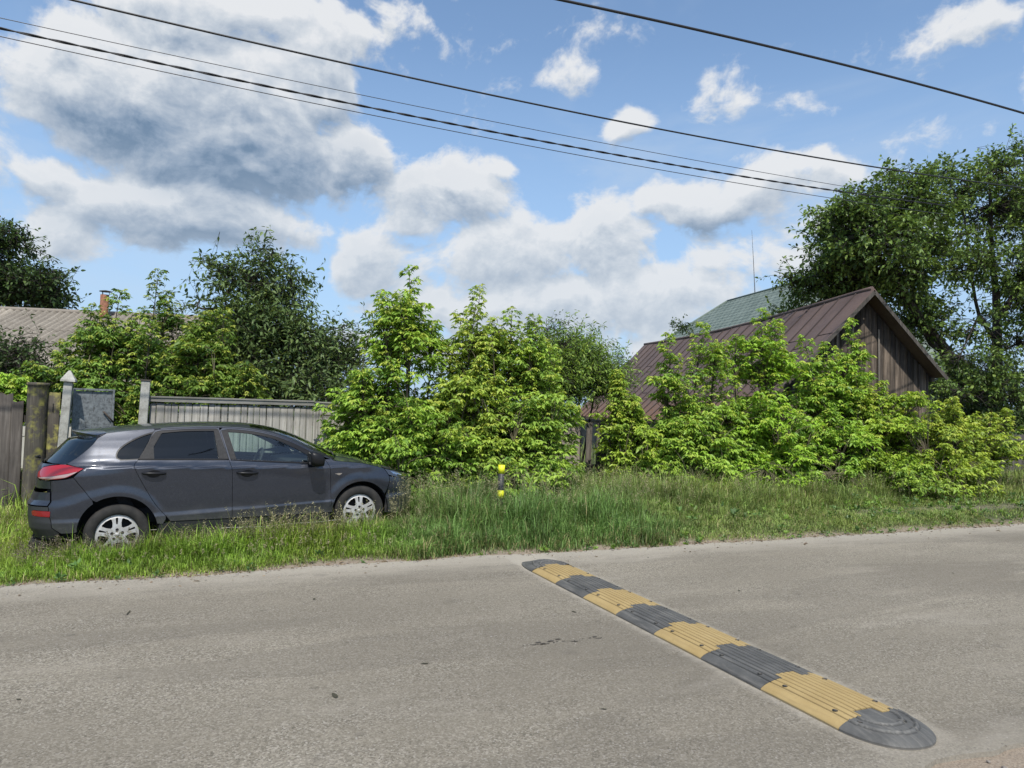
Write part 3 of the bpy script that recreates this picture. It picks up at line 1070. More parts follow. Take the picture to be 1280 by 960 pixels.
def roof_plane(x_e, name):
    """from the ridge (x=0) to x_e, slightly sagging, ragged sheets with standing seams"""
    m = MB()
    ny, nx = 60, 14
    vs = []
    sgn = 1 if x_e > 0 else -1
    a = abs(x_e)
    for i in range(ny + 1):
        y = -0.28 + (LEN + 0.28) * i / ny
        sag = -0.16 * math.sin(math.pi * min(1, max(0, y / LEN))) ** 1.0
        for j in range(nx + 1):
            t = j / nx
            z = ZR - SL * a * t + sag * (1 - 0.6 * t) + 0.015 * math.sin(y * 2.3 + t * 5) - 0.05 * math.sin(math.pi * t)
            vs.append((sgn * a * t, y, z))
    fs = [(i * (nx + 1) + j, i * (nx + 1) + j + 1, (i + 1) * (nx + 1) + j + 1, (i + 1) * (nx + 1) + j) for i in range(ny) for j in range(nx)]
    m.add(vs, fs, True)
    b = [(p[0], p[1], p[2] - 0.03) for p in vs]
    m.add(b, [f[::-1] for f in fs], True)
    # rim
    n1 = nx + 1
    ring = list(range(n1)) + [i * n1 + nx for i in range(1, ny + 1)] + [ny * n1 + j for j in range(nx - 1, -1, -1)] + [i * n1 for i in range(ny - 1, 0, -1)]
    L = len(ring)
    m.add([vs[k] for k in ring] + [b[k] for k in ring], [(k, (k + 1) % L, L + (k + 1) % L, L + k) for k in range(L)])
    o = m.build(name, M_RUST, barn)
    # seams down the slope and broken horizontal joints
    s = MB()
    for i in range(1, 24):
        y = -0.28 + (LEN + .28) * i / 24 + rb.uniform(-.03, .03)
        fi = (y + 0.28) / (LEN + 0.28) * ny
        i0 = min(int(fi), ny - 1); fr = fi - i0
        pts = []
        for j in range(0, nx + 1):
            p, q = vs[i0 * n1 + j], vs[(i0 + 1) * n1 + j]
            pts.append((p[0], y, p[2] * (1 - fr) + q[2] * fr + 0.010))
        s.tube(pts, 0.021, 5, smooth=True)
    for t in (0.36, 0.70):
        for i in range(24):
            if rb.random() < 0.1: continue
            tt = t + rb.uniform(-.006, .006) + (0.05 if i % 2 else -0.03)
            ya, yb_ = -0.28 + (LEN + .28) * i / 24, -0.28 + (LEN + .28) * (i + 1) / 24
            pts = []
            for y in (ya + .02, (ya + yb_) / 2, yb_ - .02):
                fi = min((y + .28) / (LEN + .28) * ny, ny - 1e-3); i0 = int(fi); fr = fi - i0
                fj = tt * nx; j0 = int(fj); f2 = fj - j0
                zc = 0
                for (ii, wi) in ((i0, 1 - fr), (i0 + 1, fr)):
                    for (jj, wj) in ((j0, 1 - f2), (j0 + 1, f2)): zc += vs[ii * n1 + jj][2] * wi * wj
                pts.append((sgn * a * tt, y, zc + 0.006))
            s.tube(pts, 0.009, 4)
    s.build('roof_seams', M_SEAM, o)
    return o


roof_l = roof_plane(-aL, 'roof')
roof_r = roof_plane(aR, 'roof')
m = MB(); m.tube([(0, -0.2 + (LEN + .2) * i / 30, ZR + 0.012 - 0.16 * math.sin(math.pi * min(1, max(0, (-0.2 + (LEN + .2) * i / 30) / LEN)))) for i in range(31)], 0.05, 8)
m.build('ridge_cap', M_RUST, barn)
for (x_e, nm) in ((-aL, 'barge_board'), (aR, 'barge_board')):
    sg = 1 if x_e > 0 else -1
    ang = math.atan(SL) * sg
    L = abs(x_e) * math.sqrt(1 + SL * SL)
    m = MB()
    m.box((x_e / 2, -0.285, ZR - SL * abs(x_e) / 2 - 0.095), (L, 0.022, 0.085), Matrix.Rotation(ang, 3, 'Y'), 0.004)
    white_tint(m.build(nm, M_OLD, barn))
m = MB(); m.box((-aL + 0.06, LEN / 2, ZR - SL * aL - 0.085), (0.10, LEN - 0.2, 0.11), None, 0.01); white_tint(m.build('eave_beam', M_OLD, barn))
m = MB(); m.box((aR - 0.06, LEN / 2, ZR - SL * aR - 0.085), (0.10, LEN - 0.2, 0.11), None, 0.01); white_tint(m.build('eave_beam', M_OLD, barn))

# ------------------------------------------------------------------ green-roofed house behind the barn
def m_greenroof(g, p):
    c = g.coord('UV')
    br = g.new('ShaderNodeTexBrick')
    g.put(br.inputs['Vector'], c)
    br.inputs['Scale'].default_value = 1.0
    br.inputs['Color1'].default_value = (0.115, 0.145, 0.115, 1)
    br.inputs['Color2'].default_value = (0.16, 0.195, 0.16, 1)
    br.inputs['Mortar'].default_value = (0.04, 0.06, 0.048, 1)
    br.inputs['Mortar Size'].default_value = 0.035
    br.inputs['Brick Width'].default_value = 0.42
    br.inputs['Row Height'].default_value = 0.30
    n = g.noise(g.coord('Object'), 1.5, 5, 0.6)
    col = g.mix(g.maprange(n, 0.4, 0.7, 0, 0.35), br.outputs[0], (0.22, 0.26, 0.22))
    g.put(p.inputs['Base Color'], col)
    g.put(p.inputs['Normal'], g.bump(br.outputs[1], 0.6, 0.02))


M_GREEN = mat('green_tiles', rough=0.6, build=m_greenroof)
M_RENDER = mat('pale_plaster', rough=0.9, build=lambda g, p: g.put(p.inputs['Base Color'], g.ramp(g.noise(g.coord('Object'), 3, 5, 0.6), [(0.3, (0.42, 0.40, 0.35)), (0.7, (0.55, 0.53, 0.47))])))
gh = thing('house', 'house with a green tiled hip roof rising behind the barn', 'house', (23.6, 25.0, 0), math.atan2(-0.17, 0.98))
# local: X right, Y away along the ridge
RZ, EZ, HW = 7.62, 3.2, 5.6
rp = [(0, -3.2, RZ), (0, 3.85, RZ)]
ev = [(-HW, -6.8, EZ), (HW, -6.8, EZ), (HW, 8.6, EZ), (-HW, 8.6, EZ)]
m = MB()
V_ = rp + ev
m.add(V_, [(0, 1, 5, 2), (0, 3, 4, 1), (0, 2, 3), (1, 4, 5)])
o = m.build('roof', M_GREEN, gh)
uvl = o.data.uv_layers.new(name='UVMap')
for poly in o.data.polygons:
    nrm = poly.normal
    ax = Vector((-nrm.y, nrm.x, 0)).normalized() if abs(nrm.z) < 0.999 else Vector((1, 0, 0))
    ay = nrm.cross(ax)
    for li in poly.loop_indices:
        c = o.data.vertices[o.data.loops[li].vertex_index].co
        uvl.data[li].uv = (c.dot(ax), c.dot(ay))
m = MB()
for a_, b_ in ((0, 1), (0, 2), (0, 3), (1, 4), (1, 5)):
    m.tube([V_[a_], V_[b_]], 0.06, 6)
m.build('ridge_tiles', mat('green_ridge', (0.09, 0.125, 0.10), 0.6), o)
m = MB(); m.box((0, 0.9, EZ / 2 - 0.06), (2 * HW - 0.8, 14.6, EZ - 0.12)); m.build('wall', mat('dim_plaster', (0.15, 0.145, 0.13), 0.9), gh)
M_DW = mat('dark_window', (0.02, 0.025, 0.03), 0.1)
for y_ in (-4, 0, 4):
    m = MB(); m.box((-HW + 0.39, y_, 1.75), (0.04, 1.2, 1.3)); m.build('window', M_DW, gh)

# antenna mast
am = thing('antenna_mast', 'thin dark antenna mast standing above the green roof', 'antenna', (23.0, 25.35, 0))
m = MB(); m.tube([(1.02, 1.27, 0.1), (1.06, 1.27, 7.8), (0.98, 1.31, 9.3)], [0.028, 0.022, 0.016], 6); m.build('mast', mat('mast_metal', (0.10, 0.10, 0.10), 0.5, 0.6), am)
m = MB(); m.tube([(0.98, 1.31, 9.3), (0.90, 1.36, 10.75)], [0.012, 0.007], 6); m.build('whip', MATS['mast_metal'], am)

# ------------------------------------------------------------------ low house with corrugated roof, far left
def m_slate(g, p):
    c = g.coord('Object')
    n = g.noise(c, 1.6, 6, 0.62); n2 = g.noise(c, 22, 5, 0.65)
    att = g.new('ShaderNodeAttribute', attribute_name='tint')
    col = g.ramp(n2, [(0.28, (0.15, 0.125, 0.095)), (0.5, (0.285, 0.25, 0.20)), (0.75, (0.40, 0.36, 0.30))])
    col = g.mix(g.maprange(n, 0.4, 0.7, 0, 0.55), col, (0.18, 0.15, 0.115))
    col = g.mix(1.0, col, att.outputs['Color'], 'MULTIPLY')
    g.put(p.inputs['Base Color'], col)
    g.put(p.inputs['Normal'], g.bump(n2, 0.4, 0.01))


M_SLATE = mat('corrugated_slate', rough=0.92, build=m_slate)
lh = thing('cottage', 'low cottage with a grey corrugated slate roof at the left', 'house', (-5.11, 22.89, 0), math.atan2(-0.259, 0.966))
# local X along the ridge (to the right), -Y down the slope towards the road
vs = []; fs = []; cols = []
RZ2, RUN, DROP = 4.0, 5.2, 2.15
per = 0.178
xs2 = np.arange(-9.0, 5.6, per / 6)
rows = [(-0.02, 0.30), (0.285, 0.60), (0.585, 0.86), (0.845, 1.0)]
rs = random.Random(6)
for side in (-1, 1):
    for ri, (t0, t1) in enumerate(rows):
        b = len(vs)
        tt = np.linspace(t0, t1, 4)
        for i, x in enumerate(xs2):
            sheet = int((x + 20 + (0.3 if ri % 2 else 0)) / (per * 6))
            rs2 = random.Random(sheet * 31 + ri)
            tn = rs2.uniform(0.78, 1.15); dz = rs2.uniform(-0.006, 0.012)
            for t in tt:
                cor = 0.026 * math.sin(2 * math.pi * x / per)
                z = RZ2 - DROP * t + cor + dz + (0.012 * (t - t0) / (t1 - t0))
                vs.append((x, side * RUN * max(t, 0), z))
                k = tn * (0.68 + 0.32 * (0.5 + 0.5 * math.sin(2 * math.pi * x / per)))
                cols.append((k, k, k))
        for i in range(len(xs2) - 1):
            for j in range(3):
                k = b + i * 4 + j
                fs.append((k, k + 4, k + 5, k + 1))
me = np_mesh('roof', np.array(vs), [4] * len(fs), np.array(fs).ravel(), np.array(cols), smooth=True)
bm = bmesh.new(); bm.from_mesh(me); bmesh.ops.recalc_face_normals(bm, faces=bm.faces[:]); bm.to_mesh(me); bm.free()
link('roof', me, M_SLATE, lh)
m = MB(); m.tube([(x, 0, RZ2 + 0.035) for x in np.linspace(-9, 5.6, 20)], 0.07, 8); m.build('ridge_cap', mat('ridge_slate', (0.22, 0.19, 0.155), 0.9), lh)
m = MB(); m.box((-1.7, 0, 0.95), (14.0, 9.4, 1.9)); m.build('wall', MATS['pale_plaster'], lh)
M_GB = mat('gable_boards', (0.12, 0.10, 0.08), 0.9)
for s_ in (-8.6, 5.2):
    m = MB(); m.add([(s_, -4.7, 1.9), (s_, 4.7, 1.9), (s_, 0, RZ2 - 0.1)], [(0, 1, 2)]); m.build('gable_end', M_GB, lh)
# chimney pipe with cap
def m_pipe(g, p):
    c = g.coord('Object')
    n = g.noise(c, 12, 5, 0.65)
    g.put(p.inputs['Base Color'], g.ramp(n, [(0.3, (0.10, 0.045, 0.028)), (0.55, (0.26, 0.11, 0.06)), (0.75, (0.34, 0.17, 0.10))]))


M_PIPE = mat('rusty_pipe', rough=0.85, build=m_pipe)
ch = thing('chimney_pipe', None, None)
del_ = ch
bpy.data.objects.remove(ch)
m = MB(); m.lathe([(0.105, RZ2 - 0.1), (0.105, RZ2 + 0.50), (0.085, RZ2 + 0.50), (0.085, RZ2 + 0.2)], (2.68, -0.35, 0), n=16); cp = m.build('chimney', M_PIPE, lh)
m = MB()
m.lathe([(0.16, RZ2 + 0.585), (0.15, RZ2 + 0.60), (0.0, RZ2 + 0.63)], (2.70, -0.35, 0), n=16)
m.lathe([(0.16, RZ2 + 0.585), (0.0, RZ2 + 0.592)], (2.70, -0.35, 0), n=16)
for a_ in (0.3, 2.4, 4.5): m.tube([(2.68 + .095 * math.cos(a_), -0.35 + .095 * math.sin(a_), RZ2 + .45), (2.68 + .11 * math.cos(a_), -0.35 + .11 * math.sin(a_), RZ2 + .59)], 0.008, 4)
m.build('chimney_cap', mat('soot_metal', (0.03, 0.03, 0.03), 0.7), cp)

# ------------------------------------------------------------------ overhead wires
M_WIRE = mat('black_cable', (0.012, 0.012, 0.014), 0.55)
M_WIREG = mat('bare_wire', (0.05, 0.05, 0.055), 0.45, 0.3)


def wire(pts3, y, x0, x1, rad, label, mat_=M_WIRE, twist=False):
    X = np.array([p[0] for p in pts3]); Z = np.array([p[1] for p in pts3])
    c = np.polyfit(X, Z, 2)
    xs_ = np.linspace(x0, x1, 260 if twist else 90)
    m = MB()
    if not twist:
        m.tube([(x, y, np.polyval(c, x)) for x in xs_], rad, 6)
        o = m.build('overhead_wire', mat_)
        tag(o, label, 'wire', 'overhead wires along the road')
        return
    t = thing('overhead_wire', label, 'wire', (0, y, 0), 0, 'overhead wires along the road')
    xs_ = np.arange(x0, x1, 0.05)
    for ph in (0, math.pi):
        m = MB()
        m.tube([(x, 0.009 * math.cos(x * 9 + ph), np.polyval(c, x) + 0.009 * math.sin(x * 9 + ph)) for x in xs_], rad, 4)
        m.build('strand', mat_, t)


wire([(2.8, 1.65 + 2 * 1.985), (5.8, 1.65 + 2 * 2.07), (10.04, 1.65 + 2 * 2.125)], 6.0, -16, 20, 0.015, 'thick black cable nearest to the camera crossing the upper right sky')
wire([(-1.58, 6.31), (0.5, 6.25), (3.96, 6.24), (7.79, 6.35), (13.14, 6.56)], 9.5, -16, 16.0, 0.014, 'black cable second from the top, running down into the right tree')
wire([(-2.56, 6.40), (1.58, 6.385), (4.44, 6.35), (7.97, 6.38), (12.22, 6.50)], 10.6, -16, 15.0, 0.0055, 'thin bare wire just above the twisted double cable', M_WIREG)
wire([(-2.56, 6.27), (1.59, 6.215), (4.44, 6.19), (7.97, 6.22), (12.92, 6.42)], 10.6, -16, 15.0, 0.009, 'twisted double black cable between two thin wires', M_WIRE, True)
wire([(-2.55, 6.17), (1.6, 6.10), (4.44, 6.07), (7.97, 6.09), (11.44, 6.19)], 10.6, -16, 15.0, 0.0065, 'lowest thin wire under the twisted double cable', M_WIREG)

# ------------------------------------------------------------------ marker post with two yellow bands
mk = thing('marker_post', 'short black marker post with two bright yellow bands in the tall grass', 'marker post', (3.84, 9.2, 0.10), R(-15))
M_MB = mat('marker_black', (0.028, 0.028, 0.028), 0.55)
M_MY = mat('marker_yellow', (0.74, 0.76, 0.025), 0.5)
h_ = 0.80
m = MB(); m.tube([(-0.014, 0, -0.1), (0, 0, h_)], 0.045, 14); m.build('post', M_MB, mk)
for (za, zb) in ((h_ - 0.112, h_ + 0.006), (h_ - 0.455, h_ - 0.345)):
    m = MB()
    xa, xb = -0.014 * (1 - (za + .1) / (h_ + .1)), -0.014 * (1 - (zb + .1) / (h_ + .1))
    m.tube([(xa, 0, za), (xb, 0, zb)], 0.0475, 14); m.build('yellow_band', M_MY, mk)
# ------------------------------------------------------------------ foliage
def nrmz(a):
    return a / np.maximum(np.linalg.norm(a, axis=-1, keepdims=True), 1e-9)


def leaf_mat(name, trans=0.38, rough=0.45, back=(1.25, 1.2, 0.7), spec=0.35):
    m = bpy.data.materials.new(name)
    m.use_nodes = True
    t = m.node_tree
    g = G(t)
    p = t.nodes['Principled BSDF']
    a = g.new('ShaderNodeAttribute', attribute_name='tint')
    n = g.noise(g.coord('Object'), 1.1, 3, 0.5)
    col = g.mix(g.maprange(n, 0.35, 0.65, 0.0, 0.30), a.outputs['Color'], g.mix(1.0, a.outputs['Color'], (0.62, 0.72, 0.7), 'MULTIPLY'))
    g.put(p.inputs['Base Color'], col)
    p.inputs['Roughness'].default_value = rough
    p.inputs['Specular IOR Level'].default_value = spec
    tr = g.new('ShaderNodeBsdfTranslucent')
    g.put(tr.inputs[0], g.mix(1.0, col, back, 'MULTIPLY'))
    mx = g.new('ShaderNodeMixShader')
    mx.inputs[0].default_value = trans
    g.l.new(p.outputs[0], mx.inputs[1]); g.l.new(tr.outputs[0], mx.inputs[2])
    g.l.new(mx.outputs[0], t.nodes['Material Output'].inputs[0])
    return m


M_LEAFB = leaf_mat('bright_leaf', 0.32)
M_LEAFD = leaf_mat('dark_leaf', 0.24, 0.5, spec=0.28)
M_GRASS = leaf_mat('grass_blade', 0.22, 0.5, spec=0.3)


def m_bark(g, p):
    c = g.coord('Object')
    n = g.noise(g.mapping(c, scale=(14, 14, 3)), 2, 5, 0.65)
    g.put(p.inputs['Base Color'], g.ramp(n, [(0.3, (0.018, 0.015, 0.012)), (0.6, (0.06, 0.05, 0.04)), (0.8, (0.11, 0.095, 0.08))]))
    g.put(p.inputs['Normal'], g.bump(n, 0.8, 0.03))


M_BARK = mat('bark', rough=0.95, build=m_bark)
M_STEM = mat('green_stem', (0.10, 0.085, 0.045), 0.8)


def leaflets(b, d, s, L, w, fold, col):
    """b,d,s (N,3) base, direction, side; returns verts, loops for two quads per leaf, colours"""
    N = len(b)
    n = np.cross(s, d)
    n = nrmz(n) * np.sign(n[:, 2:3] + 1e-6)
    L = L[:, None]; w = w[:, None]; fold = fold[:, None]
    droop = np.zeros_like(b); droop[:, 2] = -1
    v = np.empty((N, 6, 3))
    v[:, 0] = b
    v[:, 1] = b + d * L * 0.30 + s * w * 0.5 + n * w * fold
    v[:, 2] = b + d * L * 0.66 + s * w * 0.36 + n * w * fold * 0.7 + droop * L * 0.04
    v[:, 3] = b + d * L + droop * L * 0.14
    v[:, 4] = b + d * L * 0.66 - s * w * 0.36 + n * w * fold * 0.7 + droop * L * 0.04
    v[:, 5] = b + d * L * 0.30 - s * w * 0.5 + n * w * fold
    i = np.arange(N)[:, None] * 6
    q = np.concatenate([i + np.array([[0, 1, 2, 3]]), i + np.array([[3, 4, 5, 0]])], 1).reshape(-1)
    c = np.repeat(col, 6, axis=0)
    return v.reshape(-1, 3), q, c


def prisms(P, r0, r1):
    """P (S,n,3) polylines -> triangular tubes"""
    S, n, _ = P.shape
    t = np.empty_like(P)
    t[:, 1:-1] = P[:, 2:] - P[:, :-2]; t[:, 0] = P[:, 1] - P[:, 0]; t[:, -1] = P[:, -1] - P[:, -2]
    t = nrmz(t)
    ref = np.where(np.abs(t[..., 2:3]) > 0.9, np.array([1.0, 0, 0]), np.array([0, 0, 1.0]))
    u = nrmz(np.cross(t, ref)); w = np.cross(t, u)
    rad = (r0[:, None] + (r1 - r0)[:, None] * np.linspace(0, 1, n)[None])[..., None]
    V = np.stack([P + (u * math.cos(a) + w * math.sin(a)) * rad for a in (0, 2.094, 4.189)], 2)   # S,n,3,3
    V = V.reshape(-1, 3)
    base = (np.arange(S)[:, None] * n + np.arange(n - 1)[None])[..., None] * 3
    q = []
    for k in range(3):
        k2 = (k + 1) % 3
        q.append(np.concatenate([base + k, base + k2, base + 3 + k2, base + 3 + k], -1))
    return V, np.stack(q, 2).reshape(-1)


def rnd(*s):
    return RNG.normal(size=s)


def compound(base, axis, length, K, size, light, dark, young, droop=0.55, tipness=None, nl=5, lobe=0.40):
    """sprays of opposite compound leaves. base, axis (S,3), length (S,), returns leaf arrays + spray polylines"""
    S = len(base)
    # spray axis bends down a little
    ts = np.linspace(0, 1, 4)
    pl = base[:, None] + axis[:, None] * (length[:, None, None] * ts[None, :, None])
    pl[..., 2] -= (ts ** 2)[None] * (length * 0.22)[:, None]
    kk = np.arange(1, K + 1) / K
    B = []; D = []; LS = []; CT = []
    for k, t in enumerate(kk):
        p = base + axis * (length * t)[:, None]
        p[:, 2] -= t * t * length * 0.22
        side = nrmz(np.cross(axis, np.array([0, 0, 1.0]) + 0.25 * rnd(S, 3)))
        if k % 2: side2 = nrmz(np.cross(axis, side)); side = nrmz(side * 0.55 + side2 * 0.85)
        for sg in ((-1, 1) if k < K - 1 else (-1, 1, 0)):
            d = nrmz(axis * (0.35 + 0.5 * t) + side * sg * 0.85 + 0.28 * rnd(S, 3)) if sg else nrmz(axis + 0.2 * rnd(S, 3))
            B.append(p); D.append(d)
            sc = size * (0.75 + 0.5 * RNG.random(S)) * (1.0 if k < K - 1 else 0.72)
            LS.append(sc); CT.append(np.full(S, t))
    B = np.concatenate(B); D = np.concatenate(D); LS = np.concatenate(LS); CT = np.concatenate(CT)
    sid = np.tile(np.arange(S), len(B) // S)
    N = len(B)
    # petiole
    pet = LS * 0.75
    Pd = D.copy(); Pd[:, 2] -= droop * 0.35; Pd = nrmz(Pd)
    E_ = B + Pd * pet[:, None]
    sp_r = RNG.random(S)[sid]; lf_r = RNG.random(N)
    mixv = np.clip(0.08 + 0.65 * sp_r + 0.5 * (lf_r - 0.4) + 0.28 * CT, 0, 1)
    col = dark[None] * (1 - mixv[:, None]) + light[None] * mixv[:, None]
    yy = np.clip((CT - 0.75) * 3, 0, 1) * (tipness[sid] if tipness is not None else 0.35) * (RNG.random(N) > 0.35)
    col = col * (1 - yy[:, None]) + young[None] * yy[:, None]
    vs = []; ls = []; cs = []; off = 0
    h = Pd.copy(); h[:, 2] = 0; h = nrmz(h + 1e-4)
    sideh = nrmz(np.cross(h, np.array([0, 0, 1.0])))
    for j, ang in enumerate([0, -0.95, 0.95, -1.0, 1.0][:nl]):
        back = 0.0 if j < 3 else 0.42
        q = E_ - Pd * (pet * back)[:, None]
        d = h * math.cos(ang) + sideh * math.sin(ang)
        d[:, 2] -= droop * (0.3 + 0.9 * RNG.random(N))
        d = nrmz(d + 0.16 * rnd(N, 3))
        up = np.array([0, 0, 1.0]) + 0.38 * rnd(N, 3)
        s = nrmz(np.cross(d, up))
        L = LS * (1.0 if j == 0 else (0.85 if j < 3 else 0.7)) * (0.85 + 0.3 * RNG.random(N))
        v, l, c = leaflets(q, d, s, L, L * lobe * (0.85 + 0.3 * RNG.random(N)), 0.10 + 0.22 * RNG.random(N), col * (0.9 + 0.2 * RNG.random((N, 1))))
        vs.append(v); ls.append(l + off); cs.append(c); off += len(v)
    return np.concatenate(vs), np.concatenate(ls), np.concatenate(cs), pl


def simple(base, axis, length, K, size, light, dark, young, droop=0.3, lobe=0.5, cluster=1, spread=0.9):
    """sprays with alternate simple leaves"""
    S = len(base)
    ts = np.linspace(0, 1, 4)
    pl = base[:, None] + axis[:, None] * (length[:, None, None] * ts[None, :, None])
    pl[..., 2] -= (ts ** 2)[None] * (length * 0.15)[:, None]
    B = []; D = []; LS = []; CT = []
    for k in range(K):
        for c in range(cluster):
            t = np.clip((k + 0.6 + 0.4 * RNG.random(S)) / K, 0, 1)
            p = base + axis * (length * t)[:, None]
            p[:, 2] -= t * t * length * 0.15
            d = nrmz(axis * (0.3 + 0.5 * t[:, None]) + spread * rnd(S, 3) * 0.75)
            d[:, 2] -= droop * RNG.random(S)
            B.append(p + d * size * 0.25); D.append(nrmz(d)); LS.append(size * (0.6 + 0.7 * RNG.random(S))); CT.append(t)
    B = np.concatenate(B); D = np.concatenate(D); LS = np.concatenate(LS); CT = np.concatenate(CT)
    sid = np.tile(np.arange(S), len(B) // S)
    N = len(B)
    mixv = np.clip(0.1 + 0.6 * RNG.random(S)[sid] + 0.6 * (RNG.random(N) - 0.45) + 0.2 * CT, 0, 1)
    col = dark[None] * (1 - mixv[:, None]) + light[None] * mixv[:, None]
    yy = ((CT > 0.85) & (RNG.random(N) < 0.35))[:, None] * 0.6
    col = col * (1 - yy) + young[None] * yy
    up = np.array([0, 0, 1.0]) + 0.55 * rnd(N, 3)
    s = nrmz(np.cross(D, up))
    v, l, c = leaflets(B, D, s, LS, LS * lobe * (0.8 + 0.4 * RNG.random(N)), 0.08 + 0.2 * RNG.random(N), col)
    return v, l, c, pl


def E(px, py, rx, rz, Y, ry=None, n=None):
    """ellipsoid of crown in real units: centre on the line of sight at distance Y behind the camera plane"""
    c = at(px, py, Y)
    dep = float((c - CO) @ cf)
    k = dep / FPX
    return (c, np.array([rx * k, (ry if ry is not None else rx * k * 0.9), rz * k]), n)


def seeds(ells, total, shell=0.5):
    vol = np.array([(e[2] if e[2] else 1.0) * (e[1][0] * e[1][1] * e[1][2]) ** (2 / 3) for e in ells])
    cnt = np.maximum(3, (total * vol / vol.sum()).astype(int))
    P = []; O = []
    for e, n in zip(ells, cnt):
        d = nrmz(rnd(n, 3))
        r = RNG.random(n) ** shell
        # lumpy outline
        lump = 1 + 0.22 * vnoise(d[:, 0] * 2.3 + e[0][0], d[:, 2] * 2.3 + d[:, 1] * 1.7 + e[0][2], 1.0, 77)
        P.append(e[0] + d * (r * lump)[:, None] * e[1])
        O.append(nrmz(d / e[1]))
    return np.concatenate(P), np.concatenate(O)


def finish(name, label, cat, base, parts, leafmat, stem_polys, trunk=None, group=None, inner=None, bark=M_STEM):
    """assemble a plant: Empty at its base > foliage, stems (, trunk)"""
    t = thing(name, label, cat, tuple(base), 0, group)
    bx = np.array(base)
    vs = []; ls = []; cs = []; off = 0
    for v, l, c in parts:
        vs.append(v); ls.append(l + off); cs.append(c); off += len(v)
    v = np.concatenate(vs) - bx; l = np.concatenate(ls); c = np.concatenate(cs)
    me = np_mesh('foliage', v, np.full(len(l) // 4, 4), l, c.astype(np.float32), smooth=False)
    link('foliage', me, leafmat, t)
    if stem_polys:
        vs = []; ls = []; off = 0
        for P, r0, r1 in stem_polys:
            v, q = prisms(P - bx, r0, r1)
            vs.append(v); ls.append(q + off); off += len(v)
        v = np.concatenate(vs); q = np.concatenate(ls)
        link('twigs', np_mesh('twigs', v, np.full(len(q) // 4, 4), q, smooth=True), bark, t)
    if trunk:
        m = MB()
        for pts, rad in trunk:
            m.tube([Vector(p) - Vector(base) for p in pts], rad, 9)
        m.build('trunk', M_BARK, t)
    return t


C_ = lambda *a: np.array(a, float)
BR_L, BR_D, BR_Y = C_(0.42, 0.56, 0.075), C_(0.070, 0.150, 0.024), C_(0.58, 0.58, 0.11)


